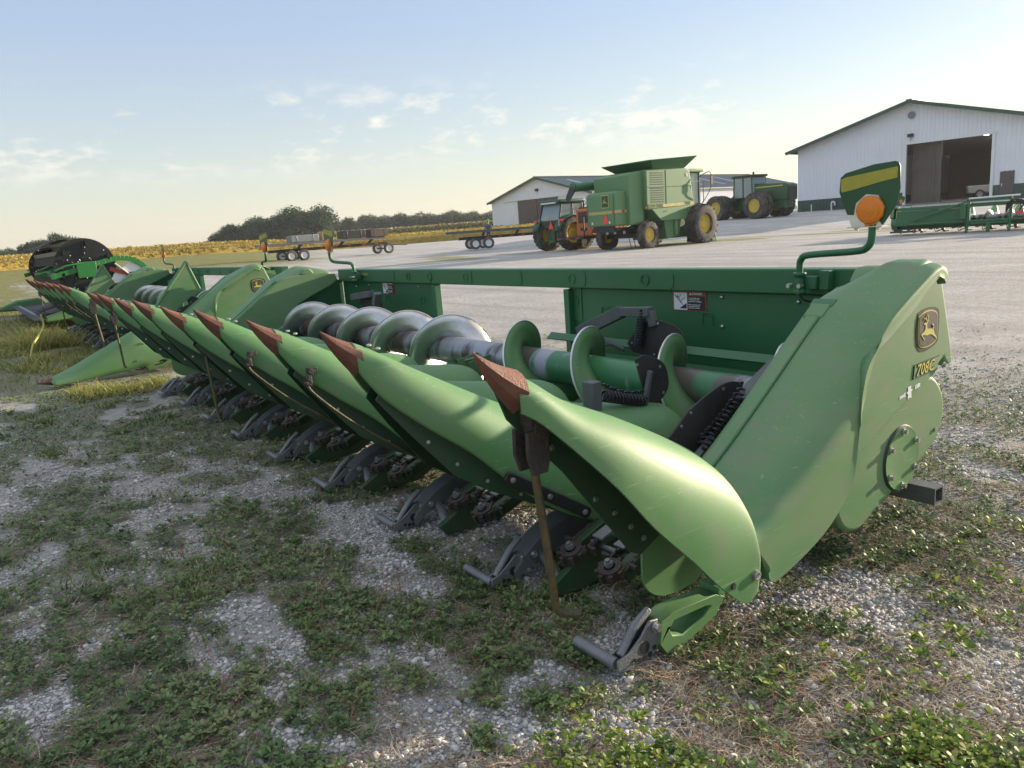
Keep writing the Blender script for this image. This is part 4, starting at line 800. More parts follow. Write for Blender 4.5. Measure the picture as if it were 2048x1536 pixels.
q = MB(); q.tube([(-3.9, 3.5, 1.18), (-5.4, 3.5, 1.2)], .03, 8); q.build('driveline_shield', WHITE, H3)
ORG[0] = Vector((0, 0, 0))
# ---------------- background machines and buildings ----------------
def wheel(parent, c, ax, R, w, rimr, lugs=20, name='wheel', dish=.1, two=False, tmat=None):
    c = Vector(c); ax = Vector(ax).normalized(); W_ = thing_part(name, parent, c)
    T = MB(); h = w / 2; T.lathe(c, ax, [(rimr, h * .55), (rimr * 1.15, h * .95), (R * .86, h), (R * .955, h * .86), (R * .965, 0), (R * .955, -h * .86), (R * .86, -h), (rimr * 1.15, -h * .95), (rimr, -h * .55)], 30)
    x = ax.orthogonal().normalized(); y = ax.cross(x)
    if lugs:
        for k in range(lugs):
            for s_ in (-1, 1):
                a = 2 * PI * (k + (.5 if s_ > 0 else 0)) / lugs; r = x * math.cos(a) + y * math.sin(a); r2 = x * math.cos(a + .2) + y * math.sin(a + .2)
                T.beam(c + ax * s_ * h * 1.0 + r2 * R * .93, c + ax * s_ * .02 + r * R * .97, R * .06, R * .09, up=r)
    T.build('tyre', tmat or TYRE, W_, off=ORG[0] + W_['o_'] if False else None, smooth=35)
    Q = MB()
    for s_ in (1, -1): Q.lathe(c, ax * s_, [(rimr * 1.02, h * .60), (rimr * .95, h * .60), (rimr * .86, h * .35), (rimr * .55, h * .25), (rimr * .45, h * .42), (rimr * .2, h * .45), (0, h * .45)], 24)
    Q.build('rim', WHEELY if two is False else two, W_, smooth=35)
    return W_
def thing_part(name, parent, c):      # empty holding the sub-parts of a part (kept at the thing's origin)
    o = bpy.data.objects.new(name, None); C.objects.link(o); o.parent = parent; o.empty_display_size = .1; return o
def place(t, loc, rz=0): t.location = loc; t.rotation_euler.z = rz
def deer_mark(parent, o, u, v, s_, m, w=None):
    pts = [(-.40, .21), (-.32, .26), (-.16, .27), (0, .32), (-.10, .2), (-.15, .10), (-.08, 0), (.25, -.02), (.38, -.11), (.6, -.34), (.7, -.5), (.45, -.3), (.15, -.22), (-.2, -.2), (-.45, -.18), (-.25, -.38), (-.3, -.4), (-.56, -.18), (-.3, -.04), (-.25, .15)]
    q = MB(); n = Vector(u).cross(Vector(v)); q.prism([(a * s_, b * s_) for a, b in pts], o, u, v, n, .004); q.beam(Vector(o) + Vector(u) * -.05 * s_ + Vector(v) * .3 * s_, Vector(o) + Vector(u) * .02 * s_ + Vector(v) * .6 * s_, .05 * s_, .01, up=n); return q.build('deer_emblem', m, parent, smooth=0)
# combine: x right, y forward
K = thing('combine', 'old faded-green combine harvester standing on the gravel with its grain tank extension open', 'combine')
def pr(mb, poly, xa, xb): mb.prism(poly, (xa, 0, 0), (0, 1, 0), (0, 0, 1), (1, 0, 0), xb - xa); return mb
m = MB(); pr(m, [(0.0, 1.75), (3.45, 1.80), (3.45, 1.55), (3.0, 1.20), (1.0, 1.20), (.35, 1.72), (0, 1.72)], -1.45, 1.47)
m2 = MB(); pr(m2, [(0.0, 1.72), (3.55, 1.80), (3.22, 3.42), (2.95, 3.50), (0.0, 3.46)], -1.45, 1.45); body = m2.build('tank_body', GREENF, K, bevel=.05, seg=3); m.build('lower_side', GREENF, K, bevel=.03)
m = MB(); pr(m, [(-.95, 1.1), (.02, 1.1), (.02, 3.44), (-.95, 3.30)], -1.25, 1.20); m.build('engine_housing', GREENF, K, bevel=.05)
m = MB(); pr(m, [(-1.75, 1.12), (-.2, 1.10), (.35, 1.25), (.35, 1.72), (.0, 2.62), (-1.65, 2.62), (-1.75, 2.50)], -.98, .98); rh_ = m.build('rear_hood', GREENF, K, bevel=.10, seg=3)
m = MB(); m.box((-.0, -1.765, 1.72), (1.90, .012, .13)); m.box((.99, -.9, 1.74), (.012, 1.75, .13)); m.box((1.478, 1.75, 1.87), (.012, 3.45, .14), Matrix.Rotation(.014, 3, 'X')); m.build('yellow_stripe', mat('stripe_yellow', (.50, .42, .13), .5, var=.4, vs=3), K)
text('JOHN DEERE', .19, (1.488, .05, 1.80), (0, 1, .014), (0, 0, 1), GREEND, K, bold=.008, ext=.002); text('9400', .22, (1.488, 2.75, 1.84), (0, 1, .014), (0, 0, 1), GREEND, K, bold=.008, ext=.002)
m = MB()
for zc, n_ in ((3.12, 6), (2.40, 7)):
    for k in range(n_): m.box((1.455, .78, zc + (k - n_ / 2) * .10), (.02, .95, .035))
m.build('vent_louvres', INK, K); m = MB(); m.box((1.456, 1.42, 2.6), (.014, .022, 1.65)); m.box((1.456, 1.75, 2.70), (.014, 3.3, .02)); m.build('panel_gap', DARK_G, K)
m = MB(); m.box((.35, -1.768, 2.20), (.50, .008, .56)); m.build('emblem_border', YELLOW, K, bevel=.003); m = MB(); m.box((.35, -1.774, 2.20), (.44, .008, .50)); m.build('emblem_field', DARK_G, K); deer_mark(K, (.35, -1.780, 2.20), (1, 0, 0), (0, 0, 1), .26, YELLOW)
m = MB(); m.prism([(-.24, -.20), (.24, -.20), (0, .28)], (.35, -1.77, 1.42), (1, 0, 0), (0, 0, 1), (0, -1, 0), .01); m.build('slow_vehicle_sign', REDL, K)
for c_, d_ in (((-.90, -1.775, 1.72), (.14, .01, .13)), ((.90, -1.775, 1.72), (.14, .01, .13)), ((1.0, -1.2, 1.74), (.012, .2, .13)), ((1.0, -.35, 1.75), (.012, .2, .13)), ((1.40, -.06, 1.82), (.14, .1, .10))): m = MB(); m.box(c_, d_); m.build('red_marker', DREDD, K)
# hopper extension: four flared panels
m = MB(); lo = [(-1.25, .75, 3.48), (1.25, .75, 3.48), (1.25, 2.95, 3.48), (-1.25, 2.95, 3.48)]; hi = [(-1.65, .05, 3.85), (1.75, .05, 3.85), (1.75, 3.45, 4.02), (-1.65, 3.45, 4.02)]
for k in range(4): m.add([lo[k], lo[(k + 1) % 4], hi[(k + 1) % 4], hi[k]], [(0, 1, 2, 3)])
m.build('tank_extension', STEEL_G, K, solid=.03, smooth=0)
m = MB(); m.tube([(-1.75, 2.2, 3.05), (-1.72, -.1, 3.05), (-1.85, -1.9, 2.98)], .20, 18); m.tube([(-1.72, .9, 3.05), (-1.3, 1.4, 2.6)], .18, 12); au = m.build('unloading_auger', STEEL_G, K, smooth=40)
m = MB(); m.grid([[(-1.86 + .24 * math.cos(a) * s_, -1.8 - (0 if i == 0 else .30) * 1 + .10 * math.sin(a) * i, 2.98 + .24 * math.sin(a) * s_ - .38 * i) for a in np.linspace(0, 2 * PI, 13)[:-1]] for i, s_ in ((0, 1), (1, 1.0))], close=True, cap=True); m.build('rubber_spout', RUBBER, au)
m = MB(); m.tube([(-1.74, .2, 2.85), (-1.74, .2, 2.68)], .03, 8); m.lathe((-1.74, .2, 2.6), (1, 0, 0), [(.09, -.015), (.09, .015), (.06, .015), (.06, -.015)], 12); m.build('hook', IRON, au)
m = MB(); m.box((0, 3.95, 2.6), (1.7, 1.5, 1.5)); cb = m.build('cab', GLASS, K, bevel=.05); m = MB(); m.box((0, 3.95, 3.42), (2.1, 1.8, .16)); m.build('cab_roof', GREENF, cb, bevel=.04); m = MB(); [m.beam((x, y, 1.8), (x, y, 3.4), .07, .07, up=(1, 0, 0)) for x in (-.87, .87) for y in (3.22, 4.68)]; m.build('cab_post', INK, cb)
m = MB(); m.tube(cr([(1.0, 4.5, 3.1), (1.6, 4.6, 3.3), (1.75, 4.6, 2.8), (1.6, 4.4, 2.2), (1.1, 4.2, 1.6)], 4), .02, 6); m.box((1.75, 4.6, 2.9), (.05, .18, .4)); m.build('mirror', INK, K)
m = MB(); m.box((0, 3.6, 1.0), (1.5, 1.5, 1.3)); m.beam((0, 4.2, 1.3), (0, 5.9, .6), 1.3, .7); m.box((.0, 2.2, .95), (1.3, 2.2, .8)); m.build('feeder_house', STEEL_G, K, bevel=.04)
m = MB(); [m.tube([(x, 4.1, .3), (x, 3.9, 1.9)], .02, 6) for x in (-1.55, -1.15)]; [m.tube([(-1.55, 4.06 - .04 * k, .5 + .3 * k), (-1.15, 4.06 - .04 * k, .5 + .3 * k)], .015, 5) for k in range(5)]; m.tube([(1.2, 3.3, 1.9), (1.2, 3.3, 2.9), (1.2, 4.6, 2.9), (1.2, 4.6, 1.9)], .02, 6); m.build('ladder', IRON, K)
m = MB(); [m.tube(cr([(-.6 + .25 * k, -.1, .8), (-.5 + .25 * k, .2, 1.15), (-.3 + .2 * k, .7, 1.0 + .05 * k)], 4), .018, 5) for k in range(5)]; m.tube([(.9, .1, .75), (1.0, 1.6, .95)], .035, 8); m.build('hydraulic_hose', INK, K)
m = MB(); m.box((1.50, 1.35, 1.62), (.02, .10, .035)); m.box((1.50, 2.95, 1.62), (.02, .10, .035)); m.build('panel_latch', INK, K); m = MB(); m.box((1.458, 3.0, 3.2), (.01, .18, .16)); m.build('grey_sticker', ALU, K); m = MB(); m.box((1.40, 3.28, 2.62), (.10, .06, .10)); m.build('amber_lamp', ORANGE, K)
m = MB(); [m.box((x, -1.776, 1.28), (.09, .008, .12)) for x in (-.6, .62)]; m.build('lift_sticker', WHITE, K)
m = MB(); [m.tube([(x, -1.77, 2.55), (x, -1.77, 1.2)], .012, 5) for x in (-.93, .93)]; m.build('hood_seam', DARK_G, K)
m = MB(); pr(m, [(4.6, .05), (5.5, .02), (5.15, 1.05), (4.8, 1.15)], .0, 1.35); m.build('header_stub', STEEL_G, K, bevel=.03)
m = MB(); pr(m, [(1.45, 1.3), (2.8, 1.3), (2.6, .45), (1.65, .35)], -1.15, 1.22); m.tube([(1.25, 2.25, 1.4), (1.25, 2.3, .5)], .14, 10); m.build('elevator_housing', GREENF, K, bevel=.03)
m = MB(); m.box((0, -.02, .62), (2.5, .22, .22)); m.box((-.3, -.35, .82), (2.0, .5, .16)); m.box((0, -1.2, .95), (1.7, .7, .16)); m.box((0, -1.55, 1.0), (1.5, .08, .30)); [m.tube([(x, -.4, .8), (x + .05, -.2, .06)], .02, 6) for x in (.45, .75)]; m.beam((-.3, .3, .9), (.3, 2.6, 1.1), .25, .2); m.build('rear_axle', IRON, K, bevel=.02)
for x in (-.75, -.2, .45): m = MB(); m.box((x, -.62, .82), (.16, .01, .18)); m.build('warning_decal', WHITE, K)
for s_ in (-1, 1): wheel(K, (s_ * 1.45, 0, .62), (1, 0, 0), .63, .42, .30, 18); wheel(K, (s_ * 1.72, 3.72, .92), (1, 0, 0), .93, .75, .42, 20)
place(K, at(-45.06, 36.0)); K.location.z = gz(K.location.x, K.location.y) - .02; K.scale = (.93, .90, 1)

# row-crop tractor
def row_tractor():
    T = thing('tractor', 'green cab tractor with yellow rims standing behind the combine, seen from the rear', 'tractor')
    m = MB(); m.box((0, .2, .85), (.7, 1.1, .8)); m.box((0, 1.7, .95), (.6, 2.2, .5)); m.box((0, -.35, .8), (.5, .4, .7)); [m.beam((x, -.4, .5), (x, -1.1, .42), .07, .09) for x in (-.4, .4)]; m.tube([(-.45, -.3, 1.1), (.45, -.3, 1.1)], .05, 8); m.build('chassis', STEEL_G, T, bevel=.03)
    m = MB(); pr(m, [(1.0, 1.2), (3.1, 1.1), (3.15, 1.45), (2.9, 1.65), (1.0, 1.75)], -.4, .4); m.build('engine_hood', GREEND, T, bevel=.06)
    m = MB(); pr(m, [(-.55, 1.25), (1.0, 1.25), (1.12, 1.6), (.95, 2.42), (-.40, 2.42), (-.62, 1.7)], -.78, .78); cb = m.build('cab', GLASS, T, bevel=.03)
    m = MB(); m.box((0, .25, 2.53), (1.75, 1.75, .20)); m.build('cab_roof', GREEND, cb, bevel=.07, seg=3)
    m = MB()
    for s_ in (-1, 1):
        m.tube([(s_ * .79, -.58, 1.3), (s_ * .79, -.62, 1.75), (s_ * .77, -.42, 2.45)], .045, 8); m.tube([(s_ * .79, .98, 1.3), (s_ * .77, .95, 2.45)], .04, 8); m.tube([(s_ * .79, .3, 1.3), (s_ * .77, .3, 2.45)], .035, 8)
    m.box((0, -.62, 1.45), (1.5, .05, .28)); m.build('cab_post', INK, cb)
    for s_ in (-1, 1):
        m = MB(); rows = [[(s_ * .68, .92 * math.cos(a), .88 + .92 * math.sin(a) + .04), (s_ * 1.18, .92 * math.cos(a), .88 + .92 * math.sin(a))] for a in np.linspace(.35, PI - .15, 12)]; m.grid(rows); m.build('fender', GREEND, T, solid=.04)
        m = MB(); m.box((s_ * 1.05, -.72, 1.58), (.24, .08, .13)); m.build('tail_lamp', REDL, T)
        wheel(T, (s_ * .98, 0, .88), (1, 0, 0), .89, .50, .48, 22); wheel(T, (s_ * .9, 2.5, .62), (1, 0, 0), .63, .38, .34, 18)
    m = MB(); m.prism([(-.22, -.18), (.22, -.18), (0, .26)], (.15, -.68, 1.32), (1, 0, 0), (0, 0, 1), (0, -1, 0), .01); m.build('slow_vehicle_sign', REDL, T)
    m = MB(); [m.tube(cr([(-.2 + .13 * k, -.45, 1.2), (-.2 + .13 * k, -.75, 1.1), (-.15 + .1 * k, -.7, .6)], 4), .018, 5) for k in range(4)]; m.build('hydraulic_hose', INK, T)
    m = MB(); m.box((0, -.66, 2.47), (1.2, .05, .07)); m.build('work_lamp_bar', WHITE, T); m = MB(); m.tube([(-.25, .1, 1.3), (-.25, .15, 1.85)], .16, 8); m.build('seat', INK, T)
    m = MB(); m.tube([(.85, .9, 2.2), (1.2, 1.0, 2.4), (1.25, 1.0, 2.2)], .02, 6); m.box((1.25, 1.0, 2.1), (.05, .18, .3)); m.tube([(.55, 1.3, 1.7), (.55, 1.3, 2.6)], .05, 8); m.build('mirror', INK, T)
    return T
T1 = row_tractor(); place(T1, at(-50.0, 40.5)); T1.location.z -= .02
# orange machine on a small trailer
O = thing('compressor_trailer', 'orange machine on a small black flatbed trailer between the tractor and the combine', 'trailer')
m = MB(); m.box((0, 0, .62), (2.0, 3.2, .12)); m.box((0, -1.7, .62), (2.1, .08, .12)); m.beam((0, 1.6, .6), (0, 2.6, .5), .1, .1); m.tube([(-.95, -1.6, .65), (-.95, -1.6, 1.6)], .03, 6); m.tube([(.95, -1.6, .65), (.95, -1.6, 1.6)], .03, 6); m.build('trailer_bed', IRON, O)
m = MB(); m.box((0, -.3, 1.35), (1.15, .9, 1.35)); m.box((0, .9, 1.2), (1.2, 1.6, 1.0)); m.build('housing', ORANGEP, O, bevel=.06)
m = MB(); m.box((0, -.76, 1.60), (.75, .02, .55)); m.box((.585, -.3, 1.60), (.02, .6, .5)); m.box((0, -.76, 1.02), (.5, .02, .15)); m.build('control_opening', INK, O)
m = MB(); m.box((0, -.3, 2.05), (.9, .7, .1)); m.tube([(.3, -.2, 2.1), (.4, -.2, 2.5), (.6, -.3, 2.6)], .03, 6); m.build('exhaust', IRON, O)
m = MB(); [m.box((x, -1.745, .62), (.28, .01, .08)) for x in (-.8, -.1, .6)]; m.build('reflector_strip', DREDD, O)
for s_ in (-1, 1): wheel(O, (s_ * 1.05, .1, .38), (1, 0, 0), .38, .25, .2, 0, two=WHITE)
place(O, at(-47.35, 39.0))
# big articulated tractor; forward is +y locally
A = thing('articulated_tractor', 'large dark green articulated tractor on dual wheels parked between the two sheds', 'tractor')
m = MB(); m.box((0, -1.6, 1.15), (1.0, 2.8, .9)); m.box((0, 1.9, 1.15), (1.0, 3.6, .9)); m.build('frame', GREEND, A, bevel=.06)
m = MB(); pr(m, [(.9, 1.5), (4.0, 1.25), (4.05, 2.45), (3.7, 2.60), (.9, 2.75)], -.62, .62); hd = m.build('engine_hood', GREEND, A, bevel=.10, seg=3)
m = MB(); pr(m, [(3.95, 1.3), (4.12, 1.3), (4.12, 2.3), (3.95, 2.45)], -.52, .52); m.build('grille', INK, hd, bevel=.04); m = MB(); m.box((.635, 2.3, 2.42), (.012, 2.6, .09)); m.build('yellow_stripe', YELLOW, hd)
m = MB(); pr(m, [(-1.0, 1.7), (.9, 1.7), (1.05, 2.2), (.85, 3.3), (-.75, 3.3), (-1.05, 2.4)], -.85, .85); cb = m.build('cab', GLASS, A, bevel=.04); m = MB(); m.box((0, 0, 3.4), (1.85, 2.1, .18)); m.tube([(.3, .6, 3.5), (.3, .6, 3.72)], .08, 8); m.build('cab_roof', INK, cb, bevel=.05)
m = MB(); [m.tube([(s_ * .86, y, 1.7), (s_ * .86, y * .92, 3.3)], .055, 8) for s_ in (-1, 1) for y in (-.95, 0, .92)]; m.build('cab_post', GREEND, cb)
m = MB(); m.box((.95, -.9, 1.55), (.5, .9, .1)); m.box((.85, -1.8, 1.75), (.7, 1.3, .08)); m.box((-.85, -1.8, 1.75), (.7, 1.3, .08)); m.build('fender', GREEND, A, bevel=.03)
for s_ in (-1, 1):
    for y in (-2.0, 1.9):
        for k in (1.05, 1.75): wheel(A, (s_ * k, y, 1.02), (1, 0, 0), 1.03, .58, .52, 22)
place(A, at(-36.3, 66.5), math.radians(-92)); A.location.z -= .05

# header transport carts
def cart(label, Lg, load):
    T = thing('header_cart', label, 'trailer', group='header carts parked across the yard')
    m = MB(); m.beam((0, -Lg / 2, .72), (0, Lg / 2, .72), .16, .18); m.tube([(0, Lg / 2, .6), (0, Lg / 2 + 1.6, .5)], .035, 6)
    for y in (-Lg * .25, Lg * .1, Lg * .35): m.beam((-.5, y, .75), (.5, y, 1.1), .1, .1); m.beam((0, y, .72), (0, y, 1.12), .1, .1, up=(1, 0, 0))
    m.build('frame', IRON, T); m = MB(); m.beam((.45, -Lg / 2 - .9, 1.12), (.45, Lg / 2 - .4, 1.12), .14, .16); m.build('header_rail', GREYP, T)
    m = MB(); [m.box((.09, y, .72), (.012, .25, .08)) for y in np.linspace(-Lg * .2, Lg * .4, 6)]; m.build('reflector', DREDD, T)
    for s_ in (-1, 1):
        for y in (-Lg * .36, -Lg * .36 + .85): wheel(T, (s_ * .85, y, .36), (1, 0, 0), .37, .24, .21, 0, two=WHITE, name='wheel')
        wheel(T, (s_ * .85, Lg * .46, .36), (1, 0, 0), .37, .24, .21, 0, two=WHITE)
    m = MB(); m.tube([(-.85, -Lg * .36, .36), (.85, -Lg * .36, .36)], .05, 8); m.tube([(-.85, Lg * .46, .36), (.85, Lg * .46, .36)], .05, 8); m.build('axle', IRON, T); return T
c1 = cart('long grey header cart with tandem wheels, loaded with boxes, on the far gravel at left', 8.6, True); p1 = at(-67.0, 52); p2 = at(-63.6, 53.5); d = Vector((p2.x - p1.x, p2.y - p1.y)); rz = math.atan2(-d.x, d.y)
pc = at(-67.0, 53); place(c1, pc, rz + math.radians(0)); CART1 = (pc, rz)
def crate(y, w, l_, h, m_, name, label, cat):
    q = MB(); q.box((0, 0, h / 2), (w, l_, h)); 
    for k in (-1, 1): q.box((0, k * l_ * .3, h / 2), (w + .03, .06, h + .02))
    q.box((0, 0, h), (w * .9, l_ * .95, .05)); o = q.build(name, m_, None, bevel=.02); tag(o, label, cat); o.location = pc + Matrix.Rotation(rz, 3, 'Z') @ Vector((.1, y, 1.21)); o.rotation_euler.z = rz; return o
crate(-1.9, .9, 1.9, .42, ALU, 'tool_box', 'grey metal box riding on the header cart', 'box'); crate(-.35, .8, .7, .55, mat('plywood', (.42, .28, .15), .7), 'wooden_crate', 'light wooden crate on the header cart beside the grey box', 'crate')
crate(1.6, .9, 1.7, .5, INK, 'black_tank', 'black box in the middle of the header cart', 'box'); crate(3.5, 1.0, 1.3, .5, mat('brown_steel', (.09, .06, .045), .7), 'brown_crate', 'brown crate on the right end of the header cart', 'crate')
c2 = cart('dark header cart in front of the left shed, beside the tractor', 6.5, False); place(c2, at(-53.9, 50), math.radians(-22)); c2.location.z += .05
# person
def person():
    P = bpy.data.meshes.new('person'); V = [(0, 0, .95), (0, 0, 1.15), (0, 0, 1.40), (0, 0, 1.50), (0, .01, 1.62), (0, .01, 1.74), (.19, 0, 1.40), (.25, .05, 1.15), (.24, .16, .95), (-.19, 0, 1.40), (-.25, .03, 1.15), (-.24, .08, .92), (.10, 0, .90), (.12, .02, .50), (.12, -.02, .08), (.12, .12, .04), (-.10, 0, .90), (-.13, -.02, .50), (-.14, -.06, .08), (-.14, .08, .04)]
    E_ = [(0, 1), (1, 2), (2, 3), (3, 4), (4, 5), (2, 6), (6, 7), (7, 8), (2, 9), (9, 10), (10, 11), (0, 12), (12, 13), (13, 14), (14, 15), (0, 16), (16, 17), (17, 18), (18, 19)]
    r = [.15, .145, .15, .06, .095, .085, .07, .05, .04, .07, .05, .04, .095, .065, .05, .04, .095, .065, .05, .04]
    P.from_pydata(V, E_, []); o = bpy.data.objects.new('person', P); C.objects.link(o); o.modifiers.new('skin', 'SKIN'); 
    for k, d_ in enumerate(P.skin_vertices[0].data): d_.radius = (r[k], r[k] * .8)
    P.skin_vertices[0].data[0].use_root = True; s_ = o.modifiers.new('sub', 'SUBSURF'); s_.levels = 1; s_.render_levels = 1
    m = bpy.data.materials.new('clothes'); m.use_nodes = True; t = m.node_tree; g = t.nodes.new('ShaderNodeTexCoord'); sp = t.nodes.new('ShaderNodeSeparateXYZ'); t.links.new(g.outputs['Object'], sp.inputs[0]); cr_ = t.nodes.new('ShaderNodeValToRGB'); mr_ = t.nodes.new('ShaderNodeMapRange'); mr_.inputs[2].default_value = 2; t.links.new(sp.outputs[2], mr_.inputs[0]); t.links.new(mr_.outputs[0], cr_.inputs[0]); cr_.color_ramp.interpolation = 'CONSTANT'
    el = cr_.color_ramp.elements; el[0].color = (.03, .025, .02, 1); el[1].position = .05; el[1].color = (.03, .035, .06, 1)
    for p_, c_ in ((.47, (.05, .075, .12)), (.755, (.42, .24, .17))): e = el.new(p_); e.color = (*c_, 1)
    t.links.new(cr_.outputs[0], t.nodes['Principled BSDF'].inputs[0]); P.materials.append(m)
    tag(o, 'person in dark work clothes and a green cap standing by the header cart', 'person'); o.location = at(-55.3, 55); o.rotation_euler.z = 1.0
    q = MB(); q.lathe((0, .01, 1.74), (0, 0, 1), [(.115, -.02), (.11, .06), (.07, .11), (0, .12)], 14); q.box((0, .14, 1.74), (.15, .12, .02)); q.build('cap', mat('cap_green', (.10, .35, .05), .7), o)
person()
# sheds
def siding(name, col):
    m = bpy.data.materials.new(name); m.use_nodes = True; t = m.node_tree; p = t.nodes['Principled BSDF']; p.inputs['Roughness'].default_value = .45
    g = t.nodes.new('ShaderNodeTexCoord'); n = t.nodes.new('ShaderNodeTexNoise'); n.inputs['Scale'].default_value = .4; t.links.new(g.outputs['Object'], n.inputs[0]); x = t.nodes.new('ShaderNodeMix'); x.data_type = 'RGBA'; t.links.new(n.outputs[0], x.inputs[0]); x.inputs[6].default_value = (*col, 1); x.inputs[7].default_value = (*[c * .88 for c in col], 1); t.links.new(x.outputs[2], p.inputs[0]); return m
SIDE = siding('white_siding', (.78, .79, .82)); GRN = siding('green_wainscot', (.025, .075, .055)); ROOF = siding('green_roof', (.03, .055, .06)); BRN = siding('brown_door', (.085, .068, .062))
def ribwall(mb, a, b, z0, z1a, z1b, out, pitch=.3, peak=None):      # ribbed vertical sheet from a to b
    a = Vector(a); b = Vector(b); L_ = (b - a).length; d = (b - a) / L_; n = int(L_ / pitch)
    for k in range(n):
        s0 = k * L_ / n; s1 = (k + 1) * L_ / n; f_ = lambda s: lerp(z1a, z1b, s / L_)
        r = .05; pts = [(s0, 0), (s1 - r * 2, 0), (s1 - r * 1.5, .035), (s1 - r * .5, .035), (s1, 0)]
        vs = []
        for s_, o_ in pts: p = a + d * s_ + out * o_; vs += [(p.x, p.y, z0), (p.x, p.y, f_(s_))]
        mb.add(vs, [(2 * i, 2 * i + 2, 2 * i + 3, 2 * i + 1) for i in range(4)])
def shed(label, o, gd, width, depth, eave, peak, doors, sink=.6, ov=.6):
    # o: left front corner, gd: unit vector along the gable front, wall built in local x (along gable), y (into the shed)
    Sd = thing('shed', label, 'shed', o, math.atan2(gd[1], gd[0])); ORG[0] = Vector((0, 0, 0))
    ZV = lambda x: lerp(eave, peak, 1 - abs(x - width / 2) / (width / 2)); fo = Vector((0, -1, 0)); w = MB(); wl = MB()
    xs = sorted(set([0, width / 2, width] + [q for dd in doors for q in dd[:2]]))
    for xa, xb in zip(xs[:-1], xs[1:]):
        dd = [q for q in doors if q[0] <= xa + 1e-6 and q[1] >= xb - 1e-6]
        z0 = dd[0][2] if dd else 1.0; ribwall(w, (xa, 0, 0), (xb, 0, 0), z0, ZV(xa), ZV(xb), fo)
        if not dd: wl = MB(); ribwall(wl, (xa, 0, 0), (xb, 0, 0), -sink, 1.0, 1.0, fo); wl.build('wainscot', GRN, Sd, smooth=0)
    for x in (0, width):
        ou = Vector((1 if x else -1, 0, 0)); ribwall(w, (x, 0, 0), (x, depth, 0), 1.0, eave, eave, ou); wl = MB(); ribwall(wl, (x, 0, 0), (x, depth, 0), -sink, 1.0, 1.0, ou); wl.build('wainscot', GRN, Sd, smooth=0)
    ribwall(w, (0, depth, 0), (width, depth, 0), -sink, eave, eave, Vector((0, 1, 0)))
    w.build('wall', SIDE, Sd, smooth=0)
    r = MB(); s_ = (peak - eave) / (width / 2)
    for sg in (-1, 1):
        ex = width / 2 + sg * (width / 2 + ov); zz = eave - s_ * ov + .05
        n_ = int(depth / .9)
        for k in range(n_):
            y0 = -ov + k * (depth + 2 * ov) / n_; y1 = y0 + (depth + 2 * ov) / n_; pts = [(y0, 0), (y1 - .14, 0), (y1 - .10, .04), (y1 - .04, .04), (y1, 0)]; vs = []
            for y_, o_ in pts: vs += [(ex, y_, zz + o_), (width / 2, y_, peak + .05 + o_)]
            r.add(vs, [(2 * i, 2 * i + 2, 2 * i + 3, 2 * i + 1) for i in range(4)])
    R_ = r.build('roof', ROOF, Sd, smooth=0); t_ = MB()
    for sg in (-1, 1): ex = width / 2 + sg * (width / 2 + ov); t_.beam((ex, -ov, eave - s_ * ov - .08), (width / 2, -ov, peak - .06), .06, .28); t_.beam((ex, -ov, eave - s_ * ov - .02), (ex, depth + ov, eave - s_ * ov - .02), .14, .16)
    t_.beam((width / 2, -ov, peak + .09), (width / 2, depth + ov, peak + .09), .5, .06); t_.build('fascia', GRN, R_, smooth=0)
    f_ = MB(); f_.box((width / 2, depth / 2, -.02), (width, depth, .06)); f_.build('floor', mat('concrete', (.3, .29, .27), .8, var=.5, vs=.5), Sd)
    return Sd
# left shed
g = Vector((math.cos(math.radians(6)), math.sin(math.radians(6)))); pL = Vector((-92.8, 65.2, .66)); wd = 19.5
S1 = shed('low white shed with dark roof and brown sliding doors, left of the combine', pL, g, wd, 54, 4.65, 7.3, [(5.7, 13.5, 4.45)], sink=1.2, ov=.5)
m = MB()
for a_ in (5.7, 9.65): ribwall(m, (a_, -.12, 0), (a_ + 3.85, -.12, 0), -.3, 4.45, 4.45, Vector((0, -1, 0)), .5)
m.build('sliding_door', BRN, S1, smooth=0); m = MB(); m.box((10.5, -.14, 4.52), (15.5, .12, .14)); m.build('door_track', WHITE, S1); m = MB(); m.box((wd * .5, -.2, 5.6), (.5, .2, .35)); m.build('flood_light', IRON, S1)
sk = MB()
for y in np.arange(3, 50, 6.0):
    f_ = lambda x: 4.65 + 2.65 * (1 - abs(x - wd / 2) / (wd / 2)) + .10
    sk.add([(wd * .92, y, f_(wd * .92)), (wd * .92, y + 1.0, f_(wd * .92)), (wd * .62, y + 1.0, f_(wd * .62)), (wd * .62, y, f_(wd * .62))], [(0, 1, 2, 3)]); sk.build('skylight', mat('skylight_sheet', (.16, .18, .19), .4), S1, smooth=0); sk = MB()
pass
